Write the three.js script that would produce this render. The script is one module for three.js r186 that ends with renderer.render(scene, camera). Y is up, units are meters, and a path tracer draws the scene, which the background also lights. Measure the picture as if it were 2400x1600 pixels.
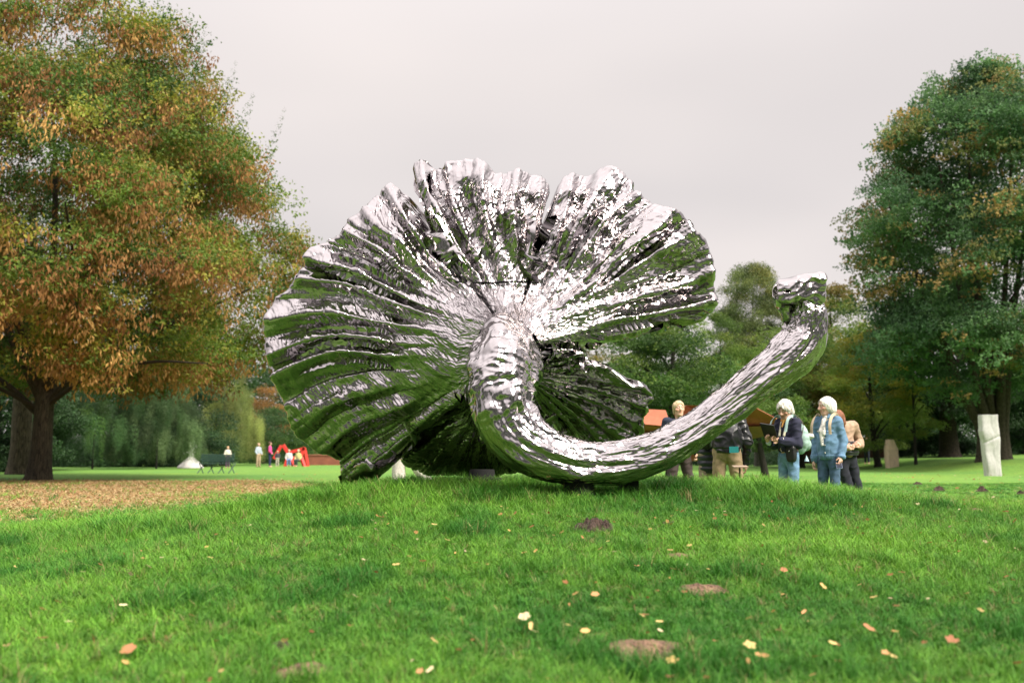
import * as THREE from 'three';
import { mergeGeometries } from 'three/addons/utils/BufferGeometryUtils.js';

// ------------------------------------------------------------------ camera, sky, sun, exposure
const scene = new THREE.Scene();
const FOC = 2333, PITCH = Math.atan(264 / FOC), EYE = 0.87;
const camera = new THREE.PerspectiveCamera(2 * Math.atan(800 / FOC) * 180 / Math.PI, 1.5, 0.05, 3000);
camera.position.set(0, EYE, 0);
camera.rotation.set(PITCH, 0, 0);
camera.focus = 9.6;
camera.userData.fStop = 1.8;
scene.add(camera);
const SKY = [.355, .329, .322];
const renderer = new THREE.WebGLRenderer({ antialias: true });
renderer.toneMapping = THREE.LinearToneMapping;
renderer.toneMappingExposure = 2.35;
renderer.shadowMap.enabled = true;
renderer.shadowMap.type = THREE.PCFSoftShadowMap;

function rng(seed) {
  let a = seed >>> 0;
  return () => { a = (a + 0x6d2b79f5) | 0; let t = Math.imul(a ^ (a >>> 15), 1 | a); t = (t + Math.imul(t ^ (t >>> 7), 61 | t)) ^ t; return ((t ^ (t >>> 14)) >>> 0) / 4294967296; };
}
const PERM = new Uint8Array(512);
{ const r = rng(77); const p = [...Array(256).keys()]; for (let i = 255; i > 0; i--) { const j = Math.floor(r() * (i + 1)); [p[i], p[j]] = [p[j], p[i]]; } for (let i = 0; i < 512; i++) PERM[i] = p[i & 255]; }
const GX = new Float32Array(256), GY = new Float32Array(256), GZ = new Float32Array(256);
{ const r = rng(78); for (let i = 0; i < 256; i++) { const z = r() * 2 - 1, a = r() * 6.2832, s = Math.sqrt(1 - z * z); GX[i] = s * Math.cos(a); GY[i] = s * Math.sin(a); GZ[i] = z; } }
function noise(x, y, z = 0) {           // gradient noise, about -0.7 .. 0.7
  const xi = Math.floor(x), yi = Math.floor(y), zi = Math.floor(z);
  const fx = x - xi, fy = y - yi, fz = z - zi, X = xi & 255, Y = yi & 255, Z = zi & 255;
  const u = fx * fx * fx * (fx * (fx * 6 - 15) + 10), v = fy * fy * fy * (fy * (fy * 6 - 15) + 10), w = fz * fz * fz * (fz * (fz * 6 - 15) + 10);
  let s = 0;
  for (let c = 0; c < 8; c++) {
    const dx = c & 1, dy = (c >> 1) & 1, dz = c >> 2, h = PERM[PERM[PERM[(X + dx) & 255] + ((Y + dy) & 255)] + ((Z + dz) & 255)];
    s += (dx ? u : 1 - u) * (dy ? v : 1 - v) * (dz ? w : 1 - w) * (GX[h] * (fx - dx) + GY[h] * (fy - dy) + GZ[h] * (fz - dz));
  }
  return s;
}
const ridge = (x, y, z) => 1 - 2.6 * Math.abs(noise(x, y, z));
const clamp = (x, a = 0, b = 1) => Math.min(b, Math.max(a, x));
const sstep = (a, b, x) => { const t = clamp((x - a) / (b - a)); return t * t * (3 - 2 * t); };
const lerp = (a, b, t) => a + (b - a) * t;
function table(T, x) {                  // piecewise linear look-up in [[x, y], ...]
  if (x <= T[0][0]) return T[0][1];
  for (let i = 1; i < T.length; i++) if (x <= T[i][0]) return lerp(T[i - 1][1], T[i][1], (x - T[i - 1][0]) / (T[i][0] - T[i - 1][0]));
  return T[T.length - 1][1];
}
// a point of the place, read from the photograph (2400 x 1600) at a distance in front of the camera
function S(x, y, d) {
  const X = (x - 1200) / FOC, Y = (800 - y) / FOC, c = Math.cos(PITCH), s = Math.sin(PITCH), f = c - Y * s;
  return new THREE.Vector3(X / f * d, EYE + (Y * c + s) / f * d, -d);
}
const D = (x, y, d) => S(x * 1.0204, y * 1.0204, d);

// overcast sky: a warm pale cloud deck, brighter overhead as overcast skies are, with soft bands of thicker cloud
{
  const W = 1024, H = 512, data = new Float32Array(W * H * 4);
  for (let j = 0; j < H; j++) for (let i = 0; i < W; i++) {
    const az = (i + .5) / W * 2 * Math.PI - Math.PI, el = ((j + .5) / H - .5) * Math.PI;
    const dx = Math.cos(el) * Math.cos(az), dy = Math.sin(el), dz = Math.cos(el) * Math.sin(az);
    const e = Math.max(0, dy), q = 1 / (e + .22);                       // a flat cloud deck in perspective
    const cx = dx * q, cz = dz * q;
    const n = noise(cx * .9 + 3.1, cz * 1.5 + 7.7, 1) * .8 + noise(cx * 2.1, cz * 3.3, 4) * .35 + noise(cx * 5, cz * 7, 9) * .12;
    const deck = (1 + 2.3 * sstep(.34, 1, e)) * (1 + .2 * n);
    const t = clamp(.5 + n * 1.1);
    const k = dy < 0 ? .35 : 1;
    data.set([SKY[0] * deck * k * lerp(.97, 1.0, t), SKY[1] * deck * k * lerp(.985, .995, t), SKY[2] * deck * k * lerp(1.01, .99, t), 1], (j * W + i) * 4);
  }
  const sky = new THREE.DataTexture(data, W, H, THREE.RGBAFormat, THREE.FloatType);
  sky.mapping = THREE.EquirectangularReflectionMapping;
  sky.magFilter = sky.minFilter = THREE.LinearFilter;
  sky.wrapS = THREE.RepeatWrapping;
  sky.needsUpdate = true;
  scene.background = sky;
  scene.environment = sky;
}
const sun = new THREE.DirectionalLight(new THREE.Color(1, .92, .8), 3.0);
sun.position.set(30, 40, 25);
sun.target.position.set(0, 0, -22);
sun.position.add(sun.target.position);
sun.castShadow = true;
sun.shadow.radius = 40;
sun.shadow.mapSize.set(4096, 4096);
Object.assign(sun.shadow.camera, { left: -60, right: 60, top: 60, bottom: -60, near: 1, far: 160 });
sun.shadow.bias = -.0005;
scene.add(sun, sun.target);

// ------------------------------------------------------------------ naming helpers
const taken = {};
function numbered(name) { const n = taken[name] = (taken[name] ?? -1) + 1; return n ? `${name}_${String(n).padStart(3, '0')}` : name; }
function tag(o, label, category, group, kind) {
  o.userData.label = label;
  if (category) o.userData.category = category;
  if (group) o.userData.group = group;
  if (kind) o.userData.kind = kind;
  return o;
}
function thing(name, label, category, pos, turn = 0, group) {
  const o = new THREE.Group(); o.name = numbered(name);
  if (pos) o.position.copy(pos);
  o.rotation.y = turn; scene.add(o);
  return tag(o, label, category, group);
}
function part(name, geometry, material, parent, label) {
  const m = new THREE.Mesh(geometry, material); m.name = name; m.castShadow = m.receiveShadow = true;
  if (label) m.userData.label = label;
  parent.add(m); return m;
}
function copies(name, geometry, material, list, parent) {   // list of { m: Matrix4, c: Color }
  const im = new THREE.InstancedMesh(geometry, material, list.length);
  list.forEach((e, i) => { im.setMatrixAt(i, e.m); im.setColorAt(i, e.c); });
  im.name = name; im.castShadow = im.receiveShadow = true; im.frustumCulled = false; im.userData.kind = 'stuff';
  parent.add(im); return im;
}
function geo(pos, idx, nor, col, uv) {
  const g = new THREE.BufferGeometry();
  g.setAttribute('position', new THREE.BufferAttribute(pos instanceof Float32Array ? pos : new Float32Array(pos), 3));
  if (col) g.setAttribute('color', new THREE.BufferAttribute(new Float32Array(col), 3));
  if (uv) g.setAttribute('uv', new THREE.BufferAttribute(new Float32Array(uv), 2));
  g.setIndex(new THREE.BufferAttribute(new Uint32Array(idx), 1));
  if (nor) g.setAttribute('normal', new THREE.BufferAttribute(nor instanceof Float32Array ? nor : new Float32Array(nor), 3)); else g.computeVertexNormals();
  return g;
}
const mat = (r, g, b, o = {}) => new THREE.MeshStandardMaterial({ color: new THREE.Color().setRGB(r, g, b), roughness: .9, ...o });
const hexc = (h) => new THREE.Color(h);

// ------------------------------------------------------------------ the ground
function mound(x, d) {
  const top = table([[-9, 0], [-5.2, .0], [-4, .06], [-3.15, .17], [-2.4, .33], [-1.8, .43], [-1.2, .485], [0, .505], [1.5, .505], [2.6, .485], [3.6, .44], [5, .35], [7, .22], [10, 0]], x);
  const up = clamp((d - 3.0) / 6.1), rise = up < .5 ? up * (1 - .12 * (1 - 2 * up)) : up;
  const eased = rise > .86 ? .86 + .14 * (1 - (1 - clamp((rise - .86) / .14)) ** 2) * .98 : rise;
  return top * Math.min(1, eased * 1.02) * (1 - sstep(10.4, 12.6, d));
}
function groundY(x, z) {
  const d = -z;
  let y = d > 2 && d < 13 ? mound(x, d) : 0;
  y += .62 * sstep(19.5, 25, x) * sstep(37, 49, d) * (1 - sstep(75, 100, d)) + .25 * sstep(26, 34, x) * sstep(45, 60, d) * (1 - sstep(75, 100, d));
  y += .03 * noise(x * .35, z * .35, 2) + .018 * noise(x * 1.1, z * 1.1, 5) * (1 - sstep(30, 60, d));
  return y;
}
const G = (x, d) => new THREE.Vector3(x, groundY(x, -d), -d);
const GS = (px, d) => G((px - 1200) / FOC * d / (Math.cos(PITCH) - ((800 - 1100) / FOC) * Math.sin(PITCH)), d);   // ground point under a photograph column
// ------------------------------------------------------------------ solids from distance fields
const smin = (a, b, k) => { const h = clamp(.5 + .5 * (b - a) / k); return b + (a - b) * h - k * h * (1 - h); };
function capsule(x, y, z, a, b, ra, rb) {          // tapered from a to b
  const bx = b.x - a.x, by = b.y - a.y, bz = b.z - a.z, px = x - a.x, py = y - a.y, pz = z - a.z;
  const t = clamp((px * bx + py * by + pz * bz) / (bx * bx + by * by + bz * bz + 1e-9));
  return Math.hypot(px - bx * t, py - by * t, pz - bz * t) - (ra + (rb - ra) * t);
}
function ellip(x, y, z, cx, cy, cz, rx, ry, rz) {
  const dx = (x - cx) / rx, dy = (y - cy) / ry, dz = (z - cz) / rz, k = Math.hypot(dx, dy, dz), k2 = Math.hypot(dx / rx, dy / ry, dz / rz) + 1e-9;
  return k * (k - 1) / k2;
}
// naive surface nets over a box: one vertex per crossed cell
function nets(f, lo, hi, cell, colour) {
  const n = [0, 1, 2].map((k) => Math.ceil((hi[k] - lo[k]) / cell) + 1), [nx, ny, nz] = n, F = new Float32Array(nx * ny * nz);
  const st = 4, skipD = cell * st * 1.9;
  F.fill(1);
  for (let k = 0; k < nz; k += st) for (let j = 0; j < ny; j += st) for (let i = 0; i < nx; i += st) {    // coarse blocks first, fine samples only near the surface
    const cv = f(lo[0] + (i + st / 2) * cell, lo[1] + (j + st / 2) * cell, lo[2] + (k + st / 2) * cell), full = Math.abs(cv) < skipD + .03;
    for (let c = k; c < Math.min(nz, k + st); c++) for (let b = j; b < Math.min(ny, j + st); b++) for (let a = i; a < Math.min(nx, i + st); a++)
      F[(c * ny + b) * nx + a] = full ? f(lo[0] + a * cell, lo[1] + b * cell, lo[2] + c * cell) : cv;
  }
  const V = new Int32Array(nx * ny * nz).fill(-1), pos = [], idx = [];
  for (let k = 0; k < nz - 1; k++) for (let j = 0; j < ny - 1; j++) for (let i = 0; i < nx - 1; i++) {
    const o = (k * ny + j) * nx + i; let m = 0, cnt = 0, sx = 0, sy = 0, sz = 0;
    const v = [F[o], F[o + 1], F[o + nx], F[o + nx + 1], F[o + nx * ny], F[o + nx * ny + 1], F[o + nx * ny + nx], F[o + nx * ny + nx + 1]];
    for (let c = 0; c < 8; c++) if (v[c] < 0) m |= 1 << c;
    if (m === 0 || m === 255) continue;
    for (let c = 0; c < 8; c++) for (let ax = 0; ax < 3; ax++) { const e = c | (1 << ax); if (e === c || ((m >> c) & 1) === ((m >> e) & 1)) continue; const t = v[c] / (v[c] - v[e]); sx += (c & 1) + (ax === 0 ? t : 0); sy += ((c >> 1) & 1) + (ax === 1 ? t : 0); sz += (c >> 2) + (ax === 2 ? t : 0); cnt++; }
    V[o] = pos.length / 3; pos.push(lo[0] + (i + sx / cnt) * cell, lo[1] + (j + sy / cnt) * cell, lo[2] + (k + sz / cnt) * cell);
  }
  const quad = (a, b, c, d, flip) => { if (a < 0 || b < 0 || c < 0 || d < 0) return; if (flip) idx.push(a, c, b, a, d, c); else idx.push(a, b, c, a, c, d); };
  for (let k = 1; k < nz - 1; k++) for (let j = 1; j < ny - 1; j++) for (let i = 1; i < nx - 1; i++) {
    const o = (k * ny + j) * nx + i, s = F[o] < 0;
    if (s !== (F[o + 1] < 0)) quad(V[o - nx - nx * ny], V[o - nx * ny], V[o], V[o - nx], !s);
    if (s !== (F[o + nx] < 0)) quad(V[o - 1 - nx * ny], V[o - 1], V[o], V[o - nx * ny], !s);
    if (s !== (F[o + nx * ny] < 0)) quad(V[o - 1 - nx], V[o - nx], V[o], V[o - 1], !s);
  }
  const nor = new Float32Array(pos.length), e = cell * .6, col = colour ? new Float32Array(pos.length) : null;
  for (let q = 0; q < pos.length; q += 3) {
    const x = pos[q], y = pos[q + 1], z = pos[q + 2];
    let a = f(x + e, y, z) - f(x - e, y, z), b = f(x, y + e, z) - f(x, y - e, z), c = f(x, y, z + e) - f(x, y, z - e); const l = Math.hypot(a, b, c) || 1;
    nor.set([a / l, b / l, c / l], q);
    if (col) col.set(colour(x, y, z), q);
  }
  return geo(pos, idx, nor, col);
}
function surfaceNets(f, xr, yr, q, cell) {        // over the box seen between two photograph columns and rows
  const a = q(xr[0], yr[1], 8.9), b = q(xr[1], yr[0], 8.9);
  return nets(f, [a.x, a.y, -9.3], [b.x, b.y, -8.5], cell);
}
function noiseTexture(n, f, srgb) {
  const d = new Uint8Array(n * n * 4);
  for (let j = 0; j < n; j++) for (let i = 0; i < n; i++) { const c = f(i / n, j / n).map((v) => clamp(v) * 255); d.set([c[0], c[1], c[2], 255], (j * n + i) * 4); }
  const t = new THREE.DataTexture(d, n, n); t.wrapS = t.wrapT = THREE.RepeatWrapping; t.magFilter = THREE.LinearFilter; t.minFilter = THREE.LinearMipmapLinearFilter; t.generateMipmaps = true;
  if (srgb) t.colorSpace = THREE.SRGBColorSpace; t.needsUpdate = true; return t;
}
const tnoise = (u, v, f, z) => {          // noise that repeats after 1
  const a = noise(u * f, v * f, z), b = noise((u - 1) * f, v * f, z), c = noise(u * f, (v - 1) * f, z), e = noise((u - 1) * f, (v - 1) * f, z);
  const su = sstep(.6, 1, u), sv = sstep(.6, 1, v);
  return lerp(lerp(a, b, su), lerp(c, e, su), sv);
};
// where the dry leaves lie under the big hornbeam (0 .. 1)
function litter(x, d) {
  const n = noise(x * .25, d * .25, 11) * .35 + noise(x * .8, d * .8, 12) * .22 + noise(x * 2.2, d * 2.2, 14) * .12;
  const r = (((x + 13.2) / 9.2) ** 4 + ((d - 22.4) / 10.9) ** 4) ** .25;
  return sstep(1.12, .74, r + n * .8);
}
{
  const xs = [], zs = [];
  const sweep = (a, lines) => { for (let x = 0, s = .1; x < 900; x += s) { a.push(x); s = x < 7 ? .1 : x < 30 ? .25 : s * 1.18; } };
  const half = []; sweep(half); for (let i = half.length - 1; i > 0; i--) xs.push(-half[i]); xs.push(...half);
  for (let z = 0, s = .3; z < 900; z += s) { zs.unshift(z); s = z < 12 ? .5 : s * 1.25; }
  for (let d = .1, s = .1; d < 900; d += s) { zs.push(-d); s = d < 13 ? .1 : d < 40 ? .22 : d < 70 ? .5 : s * 1.2; }
  const nx = xs.length, nz = zs.length, pos = new Float32Array(nx * nz * 3), col = new Float32Array(nx * nz * 3), uv = new Float32Array(nx * nz * 2), idx = [];
  for (let j = 0; j < nz; j++) for (let i = 0; i < nx; i++) {
    const x = xs[i], z = zs[j], d = -z, k = j * nx + i;
    pos.set([x, groundY(x, z), z], k * 3); uv.set([x / 1.7, z / 1.7], k * 2);
    const n1 = noise(x * .16, z * .16, 3) + .5 * noise(x * .5, z * .5, 8), n2 = noise(x * 1.7, z * 1.7, 6) + .6 * noise(x * 5, z * 5, 7);
    let r = .125 + .075 * n1 + .05 * n2, g = .29 + .06 * n1 + .06 * n2, b = .034;
    const near = 1 - sstep(10.5, 12.5, d);
    r = lerp(r, .11 + .05 * n2, near); g = lerp(g, .23 + .06 * n2, near); b = lerp(b, .035, near);   // thatch and soil under the long grass
    const L = clamp(litter(x, d) * (1 + .5 * n2));
    r = lerp(r, .41 + .12 * n2, L); g = lerp(g, .25 + .08 * n2, L); b = lerp(b, .11 + .03 * n2, L);
    col.set([r, g, b], k * 3);
    if (i && j) idx.push(k - nx - 1, k - 1, k - nx, k - nx, k - 1, k);
  }
  for (let t = 0; t < idx.length; t += 3) { const q = idx[t + 1]; idx[t + 1] = idx[t + 2]; idx[t + 2] = q; }
  const g = geo(pos, idx, null, col, uv);
  if (g.attributes.normal.getY(0) < 0) { for (let t = 0; t < idx.length; t += 3) { const q = idx[t + 1]; idx[t + 1] = idx[t + 2]; idx[t + 2] = q; } g.setIndex(idx); g.computeVertexNormals(); }
  const tex = noiseTexture(512, (u, v) => { const n = .74 + .5 * tnoise(u, v, 9, 1) + .55 * tnoise(u, v, 34, 2) + .35 * tnoise(u, v, 90, 3); return [n * 1.04, n, n * .9]; });
  const m = new THREE.MeshStandardMaterial({ vertexColors: true, map: tex, roughness: 1, bumpMap: tex, bumpScale: .02 });
  const o = new THREE.Mesh(g, m); o.name = 'lawn'; o.receiveShadow = true; o.castShadow = true; scene.add(o);
  tag(o, 'green park lawn rising to a grassy mound in front', null, null, 'structure');
}
// ------------------------------------------------------------------ the crumpled mirror-polished sculpture
const chrome = new THREE.MeshStandardMaterial({ color: new THREE.Color().setRGB(.39, .363, .37), metalness: 1, roughness: .09 });
// crumpled foil: folds at four sizes; a = along the fold lines, b = across them (metres), c = seed
function crumple(a, b, c) {
  const w1 = noise(a * 1.3, b * 1.3, c + 2) * .35, w2 = noise(a * 3.1 + 5, b * 3.1, c + 4) * .16;
  const big = noise(a * 1.9 + w1, b * 3.2 + w1, c) * .05;
  const mid = (ridge(a * 3.3 + w1 * 3, b * 6.5 + w2 * 4, c + 9) ) * .015;
  const m2 = (ridge(a * 8.5 + w2 * 6, b * 12 + w1 * 4, c + 17)) * .0098;
  const fine = ridge(a * 20 + w1 * 9, b * 25 + w2 * 12, c + 31) * .0046;
  return big + mid + m2 + fine;
}
function gridNormals(P, nu, nv, closedU) {
  const N = new Float32Array(P.length);
  for (let j = 0; j < nv; j++) for (let i = 0; i < nu; i++) {
    const i0 = closedU ? (i + nu - 1) % nu : Math.max(0, i - 1), i1 = closedU ? (i + 1) % nu : Math.min(nu - 1, i + 1), j0 = Math.max(0, j - 1), j1 = Math.min(nv - 1, j + 1);
    const a = (j * nu + i0) * 3, b = (j * nu + i1) * 3, c = (j0 * nu + i) * 3, e = (j1 * nu + i) * 3;
    const ux = P[b] - P[a], uy = P[b + 1] - P[a + 1], uz = P[b + 2] - P[a + 2], vx = P[e] - P[c], vy = P[e + 1] - P[c + 1], vz = P[e + 2] - P[c + 2];
    let x = uy * vz - uz * vy, y = uz * vx - ux * vz, z = ux * vy - uy * vx; const l = Math.hypot(x, y, z) || 1;
    N.set([x / l, y / l, z / l], (j * nu + i) * 3);
  }
  return N;
}
function gridIndex(nu, nv, closedU, flip, skip) {
  const idx = [];
  for (let j = 0; j < nv - 1; j++) for (let i = 0; i < (closedU ? nu : nu - 1); i++) {
    const a = j * nu + i, b = j * nu + (i + 1) % nu, c = a + nu, e = b + nu;
    if (skip && skip(i, j)) continue;
    if (flip) idx.push(a, c, b, b, c, e); else idx.push(a, b, c, c, b, e);
  }
  return idx;
}
// a pleated petal: rays from a hub out to an outline, folded and crumpled, with a real thickness and a rounded rim
function petal(o) {
  const { hub, root, outline, a0, a1, nu, nv, depth, bend, pleat, thick, seed, slit } = o;
  const nb = Math.max(24, Math.round(nv / 4)), rim = 7, rows = nv + rim + nb;
  const dir = (i) => lerp(a0, a1, i / (nu - 1)) * Math.PI / 180;
  const front = new Float32Array(nu * nv * 3), mid = [];
  for (let j = 0; j < nv; j++) for (let i = 0; i < nu; i++) {
    const t = .03 + .97 * (j / (nv - 1)) ** .92, A = dir(i), deg = A * 180 / Math.PI;
    const R = table(outline, deg) + (2 + 5.5 * t) * noise(deg * .42, seed) * t + 1.5 * noise(deg * 1.7, seed + 3) * t;
    const bow = (bend ? bend(deg, t) : 0) * Math.PI / 180 * R * t, hx = table(root[0], deg), hy = table(root[1], deg);
    const ox = lerp(hx, hub[0] + Math.cos(A) * R, t) - Math.sin(A) * bow, oy = lerp(hy, hub[1] - Math.sin(A) * R, t) - Math.cos(A) * bow, r = Math.hypot(ox - hx, oy - hy);
    const p = D(ox, oy, depth(deg, t, r));
    front.set([p.x, p.y, p.z], (j * nu + i) * 3);
    mid.push([deg, t, r * .0042]);
  }
  let N = gridNormals(front, nu, nv, false);
  const facing = N[(Math.floor(nv / 2) * nu + Math.floor(nu / 2)) * 3 + 2] > 0 ? 1 : -1;
  // broad folds first (shared by both faces), then the crumpling on each face
  for (let k = 0; k < mid.length; k++) { const h = pleat(mid[k][0], mid[k][1], mid[k][2]) * facing; const nx = N[k * 3] * .4, ny = N[k * 3 + 1] * .4, nz = N[k * 3 + 2], l = Math.hypot(nx, ny, nz) || 1; front[k * 3] += nx / l * h; front[k * 3 + 1] += ny / l * h; front[k * 3 + 2] += nz / l * h; }
  N = gridNormals(front, nu, nv, false);
  const P = new Float32Array(nu * rows * 3);
  for (let j = 0; j < nv; j++) for (let i = 0; i < nu; i++) {
    const k = j * nu + i, [deg, t, r] = mid[k], s = deg * Math.PI / 180 * Math.max(r, .25);
    const h = facing * crumple(s + deg * .05, r * 1.15, seed) * (.75 + .45 * noise(deg * .07, r * 1.2, seed + 50));
    for (let q = 0; q < 3; q++) P[k * 3 + q] = front[k * 3 + q] + N[k * 3 + q] * h;
  }
  const out = (i) => { const k = ((nv - 1) * nu + i) * 3, a = ((nv - 5) * nu + i) * 3; const v = [front[k] - front[a], front[k + 1] - front[a + 1], front[k + 2] - front[a + 2]]; const l = Math.hypot(...v) || 1; return v.map((x) => x / l); };
  for (let q = 0; q < rim; q++) for (let i = 0; i < nu; i++) {
    const k = (nv - 1) * nu + i, w = (q + 1) / (rim + 1) * Math.PI, e = out(i), th = thick * (.8 + .5 * noise(i * .02, seed + 8)), h = th / 2;
    const cr = crumple(i * .01, q * .03, seed + 70) * .6;
    for (let c = 0; c < 3; c++) P[((nv + q) * nu + i) * 3 + c] = P[k * 3 + c] - facing * N[k * 3 + c] * h * (1 - Math.cos(w)) + e[c] * (Math.sin(w) * h * .9 + cr * Math.sin(w));
  }
  for (let q = 0; q < nb; q++) for (let i = 0; i < nu; i++) {
    const j = Math.round((nv - 1) * (1 - (q) / (nb - 1))), k = j * nu + i, [deg, t, r] = mid[k], th = thick * (.8 + .5 * noise(i * .02, seed + 8)) * lerp(.5, 1, sstep(0, .3, t));
    const h = crumple(deg * Math.PI / 180 * Math.max(r, .25) + 9, r, seed + 90);
    for (let c = 0; c < 3; c++) P[((nv + rim + q) * nu + i) * 3 + c] = front[k * 3 + c] - facing * N[k * 3 + c] * (th + h * .8);
  }
  const skip = slit ? (i, j) => j < nv - 1 && slit(...centre(P, nu, i, j)) : null;
  const idx = gridIndex(nu, rows, false, facing < 0, skip);
  const g = geo(P, idx, gridNormalsOut(P, nu, rows, facing));
  return g;
}
function centre(P, nu, i, j) { const a = (j * nu + i) * 3, b = ((j + 1) * nu + i + 1) * 3; return [(P[a] + P[b]) / 2, (P[a + 1] + P[b + 1]) / 2]; }
function gridNormalsOut(P, nu, nv, s) { const N = gridNormals(P, nu, nv, false); if (s < 0) for (let i = 0; i < N.length; i++) N[i] = -N[i]; return N; }
const HUB = [1165, 748];
const fanOutline = [[-34, 92], [-31, 100], [-24, 132], [-16.5, 172], [-8.2, 237], [-3.2, 288], [-.7, 335], [.6, 392], [1.6, 446], [3.4, 470], [7, 475], [13, 479], [19, 486], [24, 485], [26.3, 479], [29.8, 480], [33.5, 468], [36.7, 443], [42.4, 427], [47.2, 419], [49.7, 436], [54, 435], [57.9, 419], [61.8, 391], [67, 374], [68.8, 362], [69.5, 338], [70.0, 236], [73.0, 230], [73.5, 322], [74.4, 334], [75.3, 336], [80, 348], [84.3, 354], [90, 350], [94, 352], [96.3, 365], [99.8, 384], [104, 394], [108.7, 389], [112.8, 385], [115.9, 399], [117.5, 418], [120, 427], [121.2, 412], [121.9, 380], [122.3, 330], [122.7, 236], [126.6, 226], [127.2, 340], [128.6, 396], [129.6, 415], [131.5, 419], [134, 420], [137, 415], [140.6, 413], [144, 426], [147, 435], [149.6, 430], [151.8, 429], [155, 452], [158.4, 478], [163.3, 480], [166.5, 483], [169.1, 494], [172.6, 528], [175.8, 548], [181.2, 553], [187.6, 545], [192.9, 538], [197.6, 535], [201.5, 537], [203.8, 541], [208.4, 540], [212.4, 521], [216, 500], [218.9, 488], [221.5, 502], [224.1, 514], [226.5, 509], [228.2, 482], [229, 420], [230.4, 388], [232.4, 350], [237.6, 308], [244, 264], [251.3, 220], [258, 190], [266, 165]];
{
  const sculpture = thing('mirror_sculpture', 'huge crumpled mirror-polished fan sculpture with a curling trunk, standing on the mound', 'sculpture', G(0, 9.5));
  const base = sculpture.position.clone();
  const put = (name, g, m = chrome, label) => { g.translate(-base.x, -base.y, -base.z); return part(name, g, m, sculpture, label); };
  // fold lines of the fan: angle from the hub, uneven as in the photograph
  const folds = [-50, -30, -6, 5, 13, 22, 30, 41, 50, 62, 71.5, 82, 92, 104, 113, 124.5, 135, 146, 154, 164, 172, 182, 189, 199, 208, 220, 233, 248, 278];
  const fanPleat = (deg, t, r) => {
    const calm = Math.max(Math.exp(-(((deg - 71.5) / 5) ** 2)), Math.exp(-(((deg - 124.6) / 5) ** 2))) * sstep(.3, .6, t), wob = 5.5 * noise(deg * .035, t * 1.7, 5) + 2.4 * noise(deg * .11, t * 3.4, 9), a = deg + wob;
    let i = 1; while (i < folds.length - 1 && folds[i] < a) i++;
    const f0 = folds[i - 1], f1 = folds[i], w = clamp((a - f0) / (f1 - f0)), gap = (f1 - f0) * Math.PI / 180 * r;
    const peak = .5 + .2 * Math.sin(i * 2.4), tri = w < peak ? w / peak : (1 - w) / (1 - peak);
    const round = tri * tri * (1.7 - .7 * tri);
    const amp = (1 - .45 * sstep(196, 214, deg)) * Math.min(.30, gap * (.68 + .2 * Math.sin(i * 1.7 + 1))) * sstep(.08 + .22 * (.5 + .5 * Math.sin(i * 5.3)), .4 + .25 * (.5 + .5 * Math.sin(i * 5.3)), t) * (1 - .6 * sstep(.78, 1, t)) * (1 - .95 * calm);
    const flutes = Math.abs(((a * .31 + .6 * noise(deg * .2, t * 3, 14)) % 1 + 1) % 1 - .5) * .026 * sstep(.35, .8, t);
    return (round - .5) * amp + flutes * (1 - calm) + .16 * noise(deg * .06, t * 3, 21) * t * (1 - .8 * calm) + .05 * noise(deg * .17, t * 6, 27) * sstep(.15, .5, t);
  };
  const fanDepth = (deg, t, r) => {
    const back = table([[-34, .95], [-10, 1.0], [0, .88], [7, .62], [30, .62], [60, .7], [90, .62], [120, .68], [150, .75], [180, .72], [205, 1.05], [225, 1.35], [250, 1.0], [268, .7]], deg);
    const g1 = t ** table([[-30, .9], [60, .75], [90, .62], [150, .7], [200, .75], [230, .9]], deg), g2 = table([[0, 0], [.1, .3], [.22, .52], [.4, .66], [.75, .72], [.9, .84], [1, 1.05]], t), up = sstep(25, 60, deg) * (1 - sstep(135, 165, deg));
    return 9.12 + back * lerp(g1, g2, up) + .10 * Math.sin(deg * .11 + 1) * t;
  };
  const bend = (deg, t) => 14 * Math.exp(-(((deg - 124) / 24) ** 2)) * (1 - t) * sstep(.1, .5, t) - 9 * Math.exp(-(((deg - 195) / 26) ** 2)) * (1 - t) * t * 4 * .5;
  const sa = D(1044, 648, 9.5), sb = D(1226, 650, 9.5);
  const roots = [[[-34, 1250], [0, 1228], [40, 1208], [70, 1188], [90, 1172], [120, 1150], [150, 1132], [175, 1116], [200, 1108], [220, 1108], [240, 1112], [266, 1120]], [[-34, 802], [0, 792], [40, 768], [70, 748], [90, 742], [120, 738], [150, 746], [175, 770], [200, 815], [220, 862], [240, 895], [266, 908]]];
  const fan = petal({ hub: HUB, root: roots, outline: fanOutline, a0: -34, a1: 266, nu: 1150, nv: 230, depth: fanDepth, bend, pleat: fanPleat, thick: .14, seed: 3,
    slit: (x, y) => x > sa.x && x < sb.x && Math.abs(y - lerp(sa.y, sb.y, (x - sa.x) / (sb.x - sa.x)) - .008 * Math.sin(x * 9)) < .0085 });
  put('pleated_fan', fan);
  // the scooped petal that opens to the right behind the trunk
  const po = [[-92, 60], [-82, 118], [-69.4, 171], [-59.3, 216], [-48.2, 256], [-42, 276], [-37.9, 286], [-32.3, 291], [-27, 272], [-24.4, 278], [-21, 270], [-17.9, 277], [-15.4, 262], [-13.6, 247], [-11.3, 206], [-8.6, 168], [-2.3, 126], [5, 108], [10, 112], [16.7, 70], [30, 40]];
  const pf = [-110, -88, -74, -63, -53, -44, -35, -26, -17, -8, 4, 18, 40];
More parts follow.
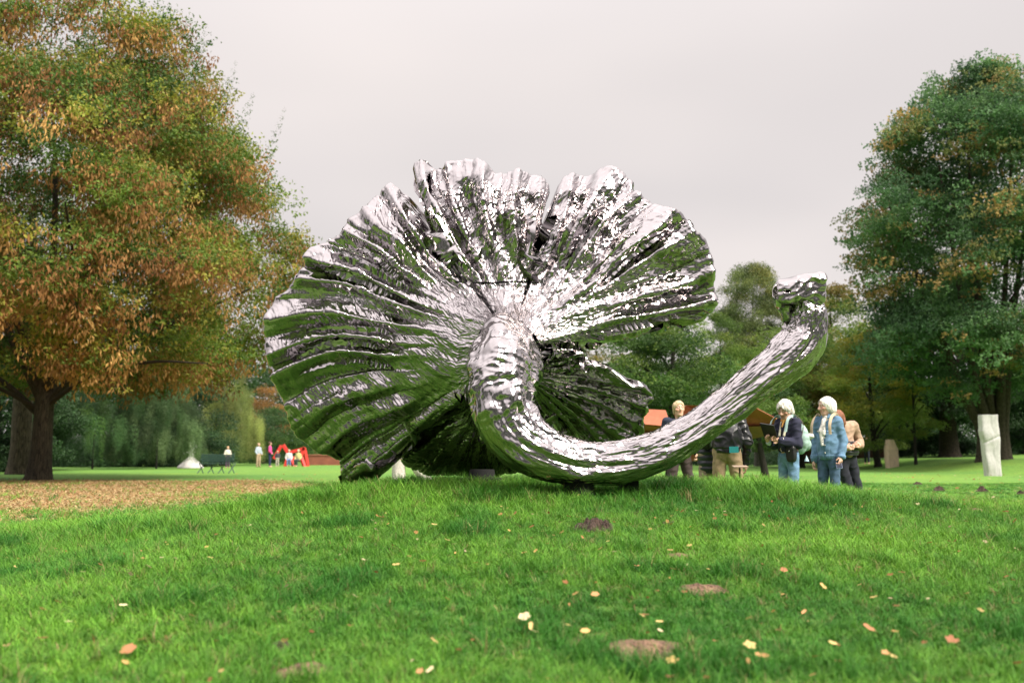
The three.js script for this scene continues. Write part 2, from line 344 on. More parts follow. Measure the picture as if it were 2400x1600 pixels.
  put('side_petal', petal({ hub: [1228, 832], root: [[[0, 1200]], [[0, 862]]], outline: po, a0: -92, a1: 30, nu: 420, nv: 170, thick: .07, seed: 23, bend: (deg, t) => 10 * (1 - t) * Math.sin((deg + 92) / 122 * Math.PI),
    depth: (deg, t, r) => 9.55 - .18 * t * sstep(-34, 5, deg) + .75 * t * sstep(-8, -60, deg) + .10 * Math.sin(t * 3.1),
    pleat: (deg, t, r) => { const a = deg + 2.5 * noise(deg * .06, t * 3, 31); let i = 1; while (i < pf.length - 1 && pf[i] < a) i++; const w = clamp((a - pf[i - 1]) / (pf[i] - pf[i - 1])), tri = 1 - Math.abs(2 * w - 1); return (tri - .5) * .12 * sstep(.1, .45, t) * (1 - .3 * t); } }));
  // the dark belly that hangs between the legs, overhanging so that it mirrors the shaded grass beneath
  const bo = [[186, 130], [196, 180], [203, 208], [210.3, 218], [216.6, 226], [227.7, 208], [237, 190], [246.6, 168], [254, 172], [261.5, 162], [283, 166], [297, 150], [307.6, 135], [320, 115], [334, 100]], bf = [170, 192, 207, 222, 238, 252, 268, 284, 300, 318, 345];
  put('belly', petal({ hub: [1110, 930], root: [[[0, 1110]], [[0, 925]]], outline: bo, a0: 186, a1: 334, nu: 380, nv: 140, thick: .08, seed: 43,
    depth: (deg, t, r) => 9.5 + 1.05 * t ** .8 - .18 * Math.sin(t * 3.1),
    pleat: (deg, t, r) => { const a = deg + 4 * noise(deg * .05, t * 3, 44); let i = 1; while (i < bf.length - 1 && bf[i] < a) i++; const w = clamp((a - bf[i - 1]) / (bf[i] - bf[i - 1])), tri = 1 - Math.abs(2 * w - 1); return (tri - .5) * .09 * sstep(.2, .6, t) * (1 - .5 * t) + .06 * noise(deg * .06, t * 3, 47); } }));
  // the small horns of back petals that show over the side petal
  for (const [x0, y0, x1, y1, r, sd] of [[1300, 838, 1316, 802, .075, 51], [1362, 866, 1376, 842, .05, 53]]) {
    const a = D(x0, y0, 9.95), b = D(x1, y1, 9.95), nu = 40, nv = 40, P = new Float32Array(nu * nv * 3);
    for (let j = 0; j < nv; j++) for (let i = 0; i < nu; i++) {
      const t = j / (nv - 1), ph = i / nu * 2 * Math.PI, rr = r * (1.5 - .7 * t) * Math.sqrt(Math.max(0, 1 - t ** 6)) + .001, k = 1 + 9 * crumple(ph * .1 + t * .1, t * .2, sd) ;
      P.set([lerp(a.x, b.x, t) + Math.cos(ph) * rr * k, lerp(a.y, b.y, t) + Math.sin(ph) * rr * .3 * k, lerp(a.z, b.z, t) + Math.sin(ph) * rr * k], (j * nu + i) * 3);
    }
    put('back_tip', geo(P, gridIndex(nu, nv, true, false), null));
  }
  // the trunk
  const K = [[1170, 782, 9.85, .2], [1165, 795, 9.42, .26], [1158, 818, 9.03, .285], [1152, 846, 8.85, .28], [1150, 882, 8.74, .256], [1153, 922, 8.66, .234], [1172, 978, 8.62, .222], [1222, 1028, 8.62, .212], [1296, 1057, 8.66, .168], [1370, 1066, 8.7, .152], [1442, 1059, 8.72, .150], [1522, 1034, 8.74, .148], [1592, 992, 8.76, .125], [1670, 936, 8.8, .124], [1745, 876, 8.84, .152], [1806, 827, 8.88, .175], [1845, 778, 8.9, .174], [1854, 726, 8.9, .152], [1850, 700, 8.9, .132], [1846, 682, 8.9, .125], [1844, 672, 8.9, .10]];
  const pts = K.map((k) => D(k[0], k[1], k[2])), curve = new THREE.CatmullRomCurve3(pts, false, 'centripetal');
  const nu = 190, nv = 640, P = new Float32Array(nu * nv * 3), L = curve.getLength(), up = new THREE.Vector3(0, 0, 1);
  for (let j = 0; j < nv; j++) {
    const t = j / (nv - 1), c = curve.getPoint(t), T = curve.getTangent(t), f = t * (K.length - 1), i0 = Math.min(K.length - 2, Math.floor(f)), r0 = lerp(K[i0][3], K[i0 + 1][3], f - i0);
    const B = new THREE.Vector3().crossVectors(T, up).normalize(), N = new THREE.Vector3().crossVectors(B, T).normalize(), s = t * L;
    const rings = sstep(.01, .05, t) * (1 - sstep(.24, .34, t));
    for (let i = 0; i < nu; i++) {
      const ph = i / nu * 2 * Math.PI, cs = Math.cos(ph), sn = Math.sin(ph);
      const facet = .09 * noise(cs * 2.2 + 30, sn * 2.2, s * 5.5) + .2 * noise(cs * 1.6 + 5, sn * 1.6, s * 2.2) + .10 * noise(cs * 3 + 9, sn * 3, s * 4.5) + .13 * Math.max(0, Math.cos(3 * ph + 1.4 * Math.sin(s * .9) + 2)) ** 2 - .05 * Math.cos(2 * ph + s) + .07 * noise(cs * .9, sn * .9, s * 1.1);
      const cx = cs * .55, sx = sn * .55;
      const ring = rings * (ridge(s * 7 + .5 * noise(cs * 1.4, sn * 1.4, s * 2 + 3), cs * .7, sn * .7 + 20) * .022 + ridge(s * 15 + .8 * noise(cs * 2, sn * 2, s * 3), cs * 1.3, sn * 1.3 + 50) * .011);
      const u = noise(cs * .8, sn * .8, s * 1.5 + 60) * .3;
      const cr = ridge(cx * 4 + u, sx * 4, s * 3.2 + u) * .017 + ridge(cx * 10 + u * 3, sx * 10, s * 6.5 + 1.2 * noise(cs * 2, sn * 2, s * 4 + 40) + 9) * .0098 + ridge(cx * 24, sx * 24 + u * 5, s * 21 + 30) * .0048;
      const tipcut = t > .985 ? Math.sqrt(Math.max(0, 1 - ((t - .985) / .015) ** 2)) : 1;
      const r = (r0 * (1 + facet) + ring + cr * (1 - .35 * rings)) * Math.max(.02, tipcut);
      const w = cs * r, v = sn * r;
      P.set([c.x + B.x * w + N.x * v, c.y + B.y * w + N.y * v, c.z + B.z * w + N.z * v], (j * nu + i) * 3);
    }
  }
  put('trunk', geo(P, gridIndex(nu, nv, true, false), null));
  // the blunt curled tip of the trunk
  {
    const q = (x, y, d) => D(x, y, d);
    const balls = [[1810, 673, 8.80, .078], [1834, 670, 8.84, .09], [1858, 672, 8.88, .08], [1864, 655, 8.86, .068], [1840, 652, 8.84, .052], [1804, 662, 8.84, .052]].map((b) => [q(b[0], b[1], b[2]), b[3]]);
    const flap = [q(1796, 682, 8.84), q(1805, 732, 8.86)], neck = [q(1846, 688, 8.9), q(1853, 712, 8.9)];
    const f = (x, y, z) => {
      let m = 9;
      for (const [c, r] of balls) { const dx = Math.abs(x - c.x), dy = Math.abs(y - c.y), dz = Math.abs(z - c.z); m = smin(m, Math.pow(dx ** 4 + dy ** 4 + dz ** 4, 1 / 4) - r, .03); }
      m = smin(m, capsule(x, y, z, flap[0], flap[1], .055, .028), .04); m = smin(m, capsule(x, y, z, neck[0], neck[1], .10, .115), .03);
      m = Math.max(m, -ellip(x, y, z, hole.x, hole.y, hole.z, .075, .045, .13));
      return m - crumple(x * .9 + z * .5, y * .9 + z * .4, 61) * .9 - .05 * noise(x * 4.4, y * 4.4, z * 4.4) - .012 * ridge(x * 6, y * 6, z * 6);
    }, hole = q(1808, 670, 8.71);
    put('trunk_tip', surfaceNets(f, [1745 , 1925], [590, 760], q, .0095));
  }
  const dark = mat(.012, .012, .013, { roughness: .95 });
  for (const [x0, x1, y, d, h] of [[1058, 1152, 1109, 9.7, .05], [1424, 1462, 1110, 8.95, .1]]) {
    const a = D(x0, y, d), b = D(x1, y, d), g = new THREE.BoxGeometry(b.x - a.x, h + .06, .34); g.translate((a.x + b.x) / 2, a.y - .03 - h / 2 + .05, -d);
    put('base_plate', g, dark, 'black steel base plate in the grass');
  }
  for (const [x, d, r] of [[1107, 9.75, .12], [1330, 8.72, .11]]) { const a = D(x, 1085, d), g = new THREE.CylinderGeometry(r, r * 1.25, .22, 20); g.translate(a.x, a.y - .08, a.z); put('base_post', g, dark); }
}
// ------------------------------------------------------------------ trees
const barkTex = noiseTexture(256, (u, v) => { const n = .62 + .5 * tnoise(u, v * .4, 16, 1) + .5 * tnoise(u * 1, v * .5, 40, 2) - .35 * Math.max(0, ridge(u * 12, v * 3, 5)); return [n, n, n]; });
barkTex.repeat.set(2, 1);
const bark = (r, g, b) => new THREE.MeshStandardMaterial({ color: new THREE.Color().setRGB(r, g, b), map: barkTex, bumpMap: barkTex, bumpScale: .03, roughness: 1 });
const leafMat = new THREE.MeshPhysicalMaterial({ color: 0xffffff, roughness: .75, specularIntensity: .35, side: THREE.DoubleSide, transmission: .5, thickness: 0 });
const dryMat = new THREE.MeshPhysicalMaterial({ color: 0xffffff, roughness: .95, specularIntensity: .2, side: THREE.DoubleSide, transmission: .4, thickness: 0 });
// one clump: n folded leaves round a twig; spread = its half height over its half width; hang > 0 turns leaves down
function clump(seed, n, len, wid, spread, hang, leafy = 1) {
  const r = rng(seed), pos = [], idx = [];
  for (let i = 0; i < n; i++) {
    const a = r() * 6.283, c = r() * 2 - 1, q = Math.cbrt(.15 + .85 * r()), s = Math.sqrt(1 - c * c);
    const p = new THREE.Vector3(Math.cos(a) * s * q, c * q * spread, Math.sin(a) * s * q);
    const dir = new THREE.Vector3(r() - .5, (r() - .5) * .8, r() - .5).normalize().addScaledVector(p, .7);
    dir.y -= hang; dir.normalize();
    const side = new THREE.Vector3(r() - .5, r() - .5, r() - .5).cross(dir).normalize(), nrm = new THREE.Vector3().crossVectors(side, dir);
    const l = len * (.7 + .6 * r()), w = wid * (.7 + .6 * r()), b = pos.length / 3, f = .22 * w;
    for (const [u, v, h] of [[0, 0, 0], [.42, -.5, 1], [.5, 0, 0], [.42, .5, 1], [1, 0, -.4]]) { const t = p.clone().addScaledVector(dir, u * l).addScaledVector(side, v * w).addScaledVector(nrm, h * f); pos.push(t.x, t.y, t.z); }
    idx.push(b, b + 1, b + 2, b + 1, b + 4, b + 2, b, b + 2, b + 3, b + 2, b + 4, b + 3);
  }
  const g = geo(pos, idx).toNonIndexed(); g.computeVertexNormals(); return g;
}
function sweep(points, radii, seg = 10, rough = .08, flare = 0) {      // a tapering limb through points
  const curve = new THREE.CatmullRomCurve3(points, false, 'centripetal'), L = curve.getLength(), nv = Math.max(6, Math.min(40, Math.round(L / .25))), P = new Float32Array((seg + 1) * nv * 3), uv = new Float32Array((seg + 1) * nv * 2);
  let B = new THREE.Vector3(1, 0, 0);
  for (let j = 0; j < nv; j++) {
    const t = j / (nv - 1), c = curve.getPoint(t), T = curve.getTangent(t), N = new THREE.Vector3().crossVectors(T, B).normalize(); B = new THREE.Vector3().crossVectors(N, T).normalize();
    const f = t * (radii.length - 1), k = Math.min(radii.length - 2, Math.floor(f)), r0 = radii.length > 1 ? lerp(radii[k], radii[k + 1], f - k) : radii[0];
    for (let i = 0; i <= seg; i++) {
      const a = i / seg * 6.2832, root = flare * Math.exp(-t * L / .45) * (1 + .55 * Math.cos(a * 5 + 1)), r = r0 * (1 + rough * noise(Math.cos(a) * 1.6 + points[0].x, Math.sin(a) * 1.6, t * L * .8) * 2.2 + root);
      P.set([c.x + (B.x * Math.cos(a) + N.x * Math.sin(a)) * r, c.y + (B.y * Math.cos(a) + N.y * Math.sin(a)) * r, c.z + (B.z * Math.cos(a) + N.z * Math.sin(a)) * r], (j * (seg + 1) + i) * 3);
      uv.set([i / seg * 2, t * L / 1.4], (j * (seg + 1) + i) * 2);
    }
  }
  return geo(P, gridIndex(seg + 1, nv, false, true), null, null, uv);
}
const TM = new THREE.Matrix4(), TQ = new THREE.Quaternion(), TE = new THREE.Euler();
function placeClump(list, x, y, z, s, r, cols, tone = 1, tilt = .5, sy = 1) {
  TE.set((r() - .5) * tilt * 2, r() * 6.283, (r() - .5) * tilt * 2); TQ.setFromEuler(TE);
  const c = new THREE.Color(), k = cols[Math.floor(r() * cols.length)], v = tone * (.8 + .4 * r());
  c.setRGB(k[0] * v, k[1] * v, k[2] * v);
  list.push({ m: new THREE.Matrix4().compose(new THREE.Vector3(x, y, z), TQ, new THREE.Vector3(s, s * sy, s)), c });
}
// fills a crown whose half width at each height is given by a profile; boughs come from noise, so gaps and lumps are uneven
function fillCrown(o) {
  const { profile, n, seed, lump = .16, size = .4, cols, cx = 0, cz = 0, bs = 1, flat = .36, droop = .35, below = 0, fill = .1, keep = 1 } = o, r = rng(seed), q2 = rng(seed * 7 + 3), list = [];
  const h0 = profile[0][0], h1 = profile[profile.length - 1][0], rmax = Math.max(...profile.map((p) => p[1]));
  const gauss = (f) => (f() + f() + f() - 1.5) * .95, nb = o.boughs ?? Math.round(n / 30), per = n * (1 - fill) / nb;
  for (let b = 0, guard = 0; b < nb && guard < nb * 20; guard++) {
    const h = lerp(h0, h1, r()), R = table(profile, h), pick = r(), a = r() * 6.283, q = .45 + .5 * Math.sqrt(r()), hue = r(), bright = .75 + .5 * r(), big = .7 + .6 * r();
    if (pick > R / rmax + .1) continue;
    b++;
    const l = 1 + lump * (1.7 * noise(Math.cos(a) * 1.9 + seed, h / rmax * 2.4, Math.sin(a) * 1.9) + .8 * noise(Math.cos(a) * 5, h / rmax * 6, Math.sin(a) * 5 + seed));
    const rr = Math.max(.1, R * l * q - .25 * bs * big * .5), ca = Math.cos(a), sa = Math.sin(a), tone = noise(ca * rr * .22 + seed, h * .22, sa * rr * .22);
    const set = clamp(Math.floor((tone * .9 + .5 + (hue - .5) * .75) * cols.length), 0, cols.length - 1);
    if (q2() > keep) continue;
    const s = Math.min(bs, R * .55 + .2) * big;
    for (let k = 0; k < per * big; k++) {
      const u = gauss(q2) * s, w = gauss(q2) * s * 1.15, v = gauss(q2) * s * flat, out = u / s;
      const x = ca * (rr + u) - sa * w, z = sa * (rr + u) + ca * w, y = h + v - droop * s * (out > 0 ? out * out : 0) - below * (.3 + .7 * q2());
      if (y < h0 * .8) continue;
      const ci = clamp(set + (q2() < .2 ? (q2() < .5 ? -1 : 1) : 0), 0, cols.length - 1);
      placeClump(list, cx + x, y, cz + z, size * (.65 + .6 * q2()), q2, cols[ci], bright , o.tilt ?? .45, o.sy ?? 1);
    }
  }
  for (let k = 0; k < n * fill; k++) { const h = lerp(h0, h1, q2()), R = table(profile, h) * .6 * Math.sqrt(q2()), a = q2() * 6.283; placeClump(list, cx + Math.cos(a) * R, h, cz + Math.sin(a) * R, size, q2, cols[0], .8, .5, 1); }
  return list;
}
const AX = (x, y, z) => new THREE.Vector3(x, y, z);
// ---- the big autumn hornbeam on the left: green sprays with hanging russet seed bunches
const green1 = clump(1, 26, .30, .16, .55, .15), green2 = clump(2, 22, .34, .15, .5, .25), seedBunch = clump(3, 20, .42, .17, .7, 1.5), fineLeaf = clump(5, 34, .24, .11, .6, .3), hangLeaf = clump(6, 30, .5, .07, 1.6, 2.2), broad = clump(7, 32, .29, .21, .4, .1), pineLeaf = clump(8, 44, .7, .07, 1.7, 1.8);
{
  const base = GS(92, 33); base.y -= .05;
  const t = thing('hornbeam_tree', 'big spreading tree in green and russet autumn colour, at the left', 'tree', base);
  const bk = bark(.105, .085, .06);
  part('trunk', sweep([AX(0, -.1, 0), AX(.02, 1.2, 0), AX(.05, 2.6, 0), AX(.1, 3.4, 0)], [.345, .315, .30, .34], 20, .06, .45), bk, t);
  const limbs = [[.05, 3.2, [.9, 5.2, .2], [1.6, 8.2, -.2], [2, 12.5, 0], .26], [0, 3, [-1, 4.8, .4], [-2.2, 7.5, 1], [-3.2, 11.5, 1], .22], [.1, 2.9, [1.6, 3.9, .5], [3.6, 4.7, 1], [7.2, 6.2, 1.5], .17], [-.1, 2.6, [-1.5, 3.4, .2], [-4, 4.1, .8], [-7.5, 5, 1], .15], [.1, 3.2, [1.2, 4.8, 1.6], [2.6, 6.2, 4], [3.6, 7.6, 7], .15], [-.1, 3.2, [-.4, 5.2, 1.4], [-1, 6.5, 4], [-1.5, 7.5, 7], .14], [.1, 3, [1.3, 4.2, -1.2], [3.6, 6, -3], [5.8, 8.5, -4.4], .15], [0, 3.2, [.3, 6, .5], [.2, 9, .3], [-.3, 14, 0], .2], [.1, 2.9, [2.2, 3.5, 1.2], [4.6, 3.7, 2.8], [6.8, 3.5, 4.5], .1], [-.1, 2.8, [-1.6, 3.3, 1.4], [-3.3, 3.4, 3.6], [-4.6, 3.2, 5.4], .09]];
  for (const [x, y, a, b, c, r] of limbs) part('limb', sweep([AX(x, y - .4, 0), AX(...a), AX(...b), AX(...c)], [r * .85, r * .65, r * .5, r * .15], 9, .06), bk, t);
  const profile = [[3.6, 4.6], [4.1, 6.6], [4.7, 7.7], [5.7, 8.4], [6.4, 8.8], [7.9, 8.9], [8.8, 8.8], [9.7, 8.2], [10.5, 7.6], [11.2, 6.9], [12.2, 6.3], [13.4, 5.9], [14.4, 5.6], [15.2, 4.7], [15.8, 3.6]];
  const gr = [[[.055, .125, .022], [.08, .16, .026]], [[.12, .20, .03], [.15, .23, .03]], [[.24, .28, .04], [.32, .31, .05]]];
  const gl = fillCrown({ profile, n: 11500, boughs: 420, seed: 5, lump: .11, size: .42, cols: gr, bs: 1.15, fill: .07 });
  const r = rng(99);
  for (let k = 0; k < 95; k++) {                                   // upright shoots along the top and the right edge
    const a = r() * 6.283, h = 8.5 + 7.2 * Math.sqrt(r()), R = table(profile, h) * (.8 + .24 * r()), n = 3 + Math.floor(r() * 5), hi = sstep(12, 15, h);
    for (let i = 0; i < n; i++) placeClump(gl, Math.cos(a) * R * (1 + i * .012 * (1 - hi)), h + i * .26 + .1, Math.sin(a) * R, (.26 - i * .03), r, gr[0], 1, .4, 1.5);
  }
  copies('crown', green1, leafMat, gl, t);
  const br = [[[.20, .095, .04], [.26, .12, .048]], [[.34, .18, .07], [.30, .155, .06]], [[.46, .28, .10], [.42, .24, .09]]];
  copies('seed_bunches', seedBunch, dryMat, fillCrown({ profile, n: 7200, boughs: 420, seed: 5, lump: .11, size: .34, cols: br, bs: 1.1, below: .5, fill: .02, keep: .8, sy: 1.25, tilt: .25 }), t, 'hanging russet seed bunches');
}
// ---- a helper for the other trees: trunk, limbs, crown
function plant(name, label, base, o) {
  const t = thing(name, label, o.category ?? 'tree', base, 0, o.group), bk = bark(...(o.bark ?? [.06, .05, .04])), r = rng(o.seed + 400);
  const top = o.profile[o.profile.length - 1][0], low = o.profile[0][0], tr = o.trunk ?? .2;
  if (o.stems) for (const s of o.stems) part('stem', sweep(s.p.map((q) => AX(...q)), s.r, 12, .05, s.flare ?? 0), bk, t);
  else if (tr > 0) {
    const lean = o.lean ?? 0;
    part('trunk', sweep([AX(0, -.1, 0), AX(lean * .4, low * .6 + .5, 0), AX(lean * .7, lerp(low, top, .4), 0), AX(lean, lerp(low, top, .86), 0)], [tr, tr * .85, tr * .6, tr * .15], 12, .07, o.flare ?? .3), bk, t);
    for (let k = 0; k < (o.limbs ?? 5); k++) { const a = r() * 6.283, h = lerp(low, top, .02 + .5 * r()), R = table(o.profile, h + 1) * .8; part('limb', sweep([AX(lean * .5, h - .4, 0), AX(lean * .5 + Math.cos(a) * R * .4, h + .4 * R * .5, Math.sin(a) * R * .4), AX(Math.cos(a) * R, h + .8 * R * .6, Math.sin(a) * R)], [tr * .42, tr * .3, tr * .08], 7), bk, t); }
  }
  copies('crown', o.leaf ?? green1, leafMat, fillCrown(o), t);
  return t;
}
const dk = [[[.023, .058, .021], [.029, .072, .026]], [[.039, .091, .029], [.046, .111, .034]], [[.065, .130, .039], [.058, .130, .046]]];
const mid = [[[.041, .101, .022], [.054, .121, .027]], [[.074, .162, .030], [.095, .189, .035]], [[.135, .230, .041], [.162, .257, .047]]];
const pale = [[[.088, .138, .044], [.112, .163, .050]], [[.138, .188, .056], [.163, .213, .062]], [[.213, .237, .062], [.250, .250, .062]]];
const lit = [[[.09, .17, .035], [.12, .21, .04]], [[.17, .27, .05], [.2, .3, .055]], [[.30, .36, .07], [.27, .34, .06]]];
const gold = [[[.14, .19, .035], [.18, .22, .04]], [[.38, .34, .05], [.30, .30, .045]], [[.55, .40, .055], [.6, .44, .08]]];
const rusty = [[[.10, .14, .03], [.13, .15, .035]], [[.26, .19, .05], [.2, .19, .045]], [[.34, .2, .055], [.3, .19, .05]]];
const sy = [[[.07, .155, .065], [.085, .185, .07]], [[.10, .21, .075], [.12, .235, .08]], [[.22, .25, .08], [.36, .25, .085]]];
// ---- the tall many-stemmed sycamore on the right bank
{
  const b = GS(2335, 50);
  const st = [[-.55, -.1, -2.2, 6, -4.6, 13, .3], [-.3, .1, -1.2, 6.5, -2.2, 15, .27], [.0, -.1, -.3, 7, -.4, 17, .3], [.3, .1, .7, 7, 1.6, 16, .26], [.5, 0, 1.1, 6, 2.6, 14, .28], [.2, -.4, .5, 6, 4.5, 12, .22]];
  plant('sycamore_tree', 'tall dense dark green tree with several fused stems on the right bank', b, {
    seed: 21, stems: st.map(([x, z, x1, h1, x2, h2, r]) => ({ p: [[x, -.3, z], [x * 1.0, 1.4, z], [x1 * .7, h1 * .6, z], [x1, h1, z * 2], [x2, h2, z * 3]], r: [r * 1.3, r * .9, r * .75, r * .6, r * .2], flare: .35 })), bark: [.12, .095, .065],
    profile: [[3.4, 3.6], [4.4, 5.0], [5.9, 5.9], [7.4, 6.0], [9, 6.4], [11, 6.6], [13, 6.5], [15, 6.0], [15.8, 5.5], [16.9, 4.7], [18.1, 3.5], [19.4, 2.2], [20.6, 1]], n: 7200, boughs: 170, lump: .2, size: .50, cols: sy, bs: 1.6, fill: .1, flat: .55, droop: .5, leaf: broad });
}
const back = 'trees round the far side of the lawn';
plant('round_tree', 'bright green round-headed tree with dark trunk behind the sculpture', GS(1572, 38), { bs: 0.62, seed: 31, trunk: .19, lean: .2, profile: [[2.2, 1.2], [2.7, 2.3], [3.4, 2.9], [4.3, 2.7], [5.2, 2.0], [5.9, 1.0], [6.3, .3]], n: 2100, size: .33, cols: [mid[0], mid[1], lit[1]], hole: -.13, cell: 1.0, leaf: green2, lump: .22 });
plant('birch_tree', 'slender feathery birch standing tall beside the trunk tip of the sculpture', GS(1775, 72), { bs: 0.7, seed: 32, trunk: .2, bark: [.3, .28, .25], profile: [[3, 2.0], [5, 3.0], [8, 3.1], [10.5, 2.8], [12.3, 2.4], [13.6, 1.8], [14.6, .9]], n: 4200, boughs: 200, size: .42, cols: pale, hole: -.02, cell: 1.3, leaf: fineLeaf, lump: .12, sy: 1.5 });
plant('lime_tree', 'yellowing bushy tree between the birch and the tall sycamore', GS(1960, 66), { bs: 0.8, seed: 33, trunk: .25, profile: [[3, 2.4], [5, 3.6], [7, 3.8], [9, 3.2], [10.6, 2.2], [11.6, .8]], n: 2000, size: .55, cols: [lit[1], [[.32, .28, .08], [.28, .28, .08]], rusty[1]], hole: -.06, cell: 1.3, leaf: green2, lump: .3 });
plant('yellow_tree', 'yellow and green tree with drooping lower branches at the right', GS(2060, 58), { bs: 0.75, seed: 34, trunk: .2, lean: -.4, profile: [[1.2, 2.6], [2.4, 3.2], [4, 3.0], [5.5, 2.6], [7, 1.6], [7.8, .5]], n: 1900, size: .42, cols: [lit[1], lit[1], lit[2], gold[1]], hole: -.1, cell: 1.2, leaf: green2, lump: .28, cx: -.5 });
plant('young_tree', 'small thin-stemmed young tree by the tan stone on the right', GS(2148, 55), { bs: 0.45, seed: 35, trunk: .08, profile: [[1.6, .7], [2.4, 1.4], [3.4, 1.6], [4.6, 1.2], [5.4, .4]], n: 420, size: .34, cols: [lit[1], gold[1], lit[0]], cell: .9, leaf: green2 });
plant('dark_tree', 'dark green tree with a stout short trunk left of the white stele', GS(2228, 64), { bs: 1.2, seed: 36, trunk: .62, limbs: 4, bark: [.06, .042, .03], profile: [[2.6, 3.2], [4, 4.5], [7, 4.8], [10, 4], [12, 2]], n: 2200, size: .6, cols: dk, cell: 1.6, leaf: broad });
plant('thicket_tree', 'deep green tree filling the gap behind the two grey-haired visitors', GS(1880, 64), { bs: 1.0, seed: 37, trunk: .2, profile: [[1.4, 2.6], [3, 4.4], [5, 4.6], [7, 3.8], [8.6, 2], [9.2, .6]], n: 2500, size: .5, cols: lit, hole: -.14, cell: 1.4, leaf: green2, lump: .25 });
plant('crooked_tree', 'small crooked tree with dark trunk behind the rusty steel sheets', GS(1795, 40), { bs: 0.42, seed: 38, trunk: .13, lean: -.5, profile: [[1.1, .7], [1.7, 1.5], [2.5, 1.7], [3.2, 1.2], [3.7, .4]], n: 520, size: .3, cols: mid, cell: .8, leaf: green2 });
plant('loose_tree', 'loose yellow-green tree with twiggy top right of the round tree', GS(1695, 52), { bs: 0.55, seed: 39, trunk: .14, profile: [[1.6, 1.6], [3, 2.3], [4.5, 2.4], [5.8, 1.8], [7.2, .9], [8.2, .3]], n: 1050, size: .36, cols: [lit[0], lit[1], lit[2]], hole: .0, cell: .9, leaf: fineLeaf, lump: .4 });
plant('hazy_tree', 'pale autumn tree seen between the fan and the side petal', GS(1400, 62), { bs: 0.8, seed: 40, trunk: .2, profile: [[2, 2.4], [4, 3.2], [6, 3.3], [7.6, 2.4], [8.6, .8]], n: 1500, size: .45, cols: [pale[1], rusty[1], lit[1]], hole: -.05, cell: 1.2, leaf: green2, lump: .3 });
plant('bank_shrub', 'dark leafy shrub under the trees at the right edge', GS(2400, 66), { seed: 61, trunk: .1, limbs: 2, category: 'shrub', bs: 1, profile: [[.1, 3.4], [1.8, 4.4], [3.6, 4], [5, 2.4], [6, .8]], n: 1500, size: .5, cols: [dk[0], dk[0], dk[1]], hole: -.3, leaf: broad });
plant('bank_shrub', 'dark green shrub in the shade between the tan stone and the stout trunk', GS(2160, 72), { seed: 62, trunk: .1, limbs: 2, category: 'shrub', profile: [[.1, 3], [1.8, 4], [3.2, 3.4], [4.6, 1.5]], n: 1200, size: .48, cols: [dk[0], dk[1], dk[1]], hole: -.3, leaf: broad });
// ---- left background
function weeping(name, label, base, o) {
  const t = thing(name, label, 'tree', base), bk = bark(.02, .018, .014), r = rng(o.seed), list = [];
  part('trunk', sweep([AX(0, -.1, 0), AX(.05, o.h * .5, 0), AX(0, o.h * .9, 0)], [o.tr, o.tr * .7, .05], 10, .06, .3), bk, t);
  for (let b = 0; b < o.boughs; b++) {                              // arching boughs, each with its own curtain of hanging sprays
    const a = r() * 6.283, u = Math.sqrt(r()), hb = o.h * (.22 + .78 * Math.pow(r(), 1.2)), reach = o.r * Math.min(1, 1.25 - hb / o.h * .85) * (.7 + .45 * u), tone = .45 + 1.1 * r() * r() + .25 * r(), n = Math.round(o.strands / o.boughs * (.5 + r())), w = .25 + .4 * r(), len = o.drop * (.45 + .75 * r()), set0 = r();
    for (let k = 0; k < n; k++) {
      const f = .35 + .65 * Math.sqrt(r()), off = (r() + r() - 1) * w * 1.4, x = Math.cos(a) * reach * f - Math.sin(a) * off, z = Math.sin(a) * reach * f + Math.cos(a) * off;
      const y0 = Math.min(hb, hb + .5 - 1.6 * f * f) + .3 * r(), y1 = Math.max(.12 + .5 * r(), y0 - len * (.35 + .65 * r()) * (.5 + .5 * f)), m = Math.ceil((y0 - y1) / .27);
      const set = o.cols[clamp(Math.floor((set0 * .75 + (r() - .5) * .35 + f * .2) * o.cols.length), 0, o.cols.length - 1)], px = 4 * r();
      for (let i = 0; i < m; i++) { const q = i / m, sw = .12 * noise(px, q * 3, o.seed); placeClump(list, x + sw, lerp(y0, y1, q), z + sw, o.size * (1.15 - .6 * q), r, set, tone, .35, 1); }
    }
  }
  copies('crown', o.leaf, leafMat, list, t);
}
weeping('weeping_cedar', 'dark drooping conifer behind the big trunk at the left', GS(215, 58), { seed: 51, h: 8.5, r: 3.6, tr: .05, boughs: 62, strands: 1000, drop: 3.0, size: .19, cols: [dk[0], dk[1], dk[2], mid[1]], leaf: pineLeaf });
weeping('weeping_cedar', 'weeping grey-green conifer reaching the lawn left of the bench', GS(365, 60), { seed: 52, h: 7.8, r: 3.0, tr: .05, boughs: 58, strands: 950, drop: 3.0, size: .18, cols: [dk[0], dk[2], [[.10, .17, .07], [.13, .2, .08]], [[.16, .24, .10], [.14, .21, .08]]], leaf: pineLeaf });
weeping('willow_tree', 'pale yellow-green weeping willow behind the park bench', GS(522, 76), { seed: 53, h: 8.6, r: 3.3, tr: .28, boughs: 40, strands: 820, drop: 4.6, size: .22, cols: [[[.20, .26, .08], [.22, .28, .08]], [[.28, .34, .10], [.32, .38, .11]], [[.40, .44, .14], [.38, .42, .13]]], leaf: hangLeaf });
plant('orange_tree', 'small orange autumn tree left of the sculpture', GS(618, 92), { bs: 0.7, seed: 54, trunk: .14, profile: [[2, 1.4], [3.5, 2.5], [5, 2.3], [6.5, 1.3], [7.2, .4]], n: 900, size: .42, cols: [[[.30, .16, .05], [.26, .15, .05]], [[.42, .22, .06], [.38, .2, .05]]], cell: 1, leaf: green2, lump: .35 });
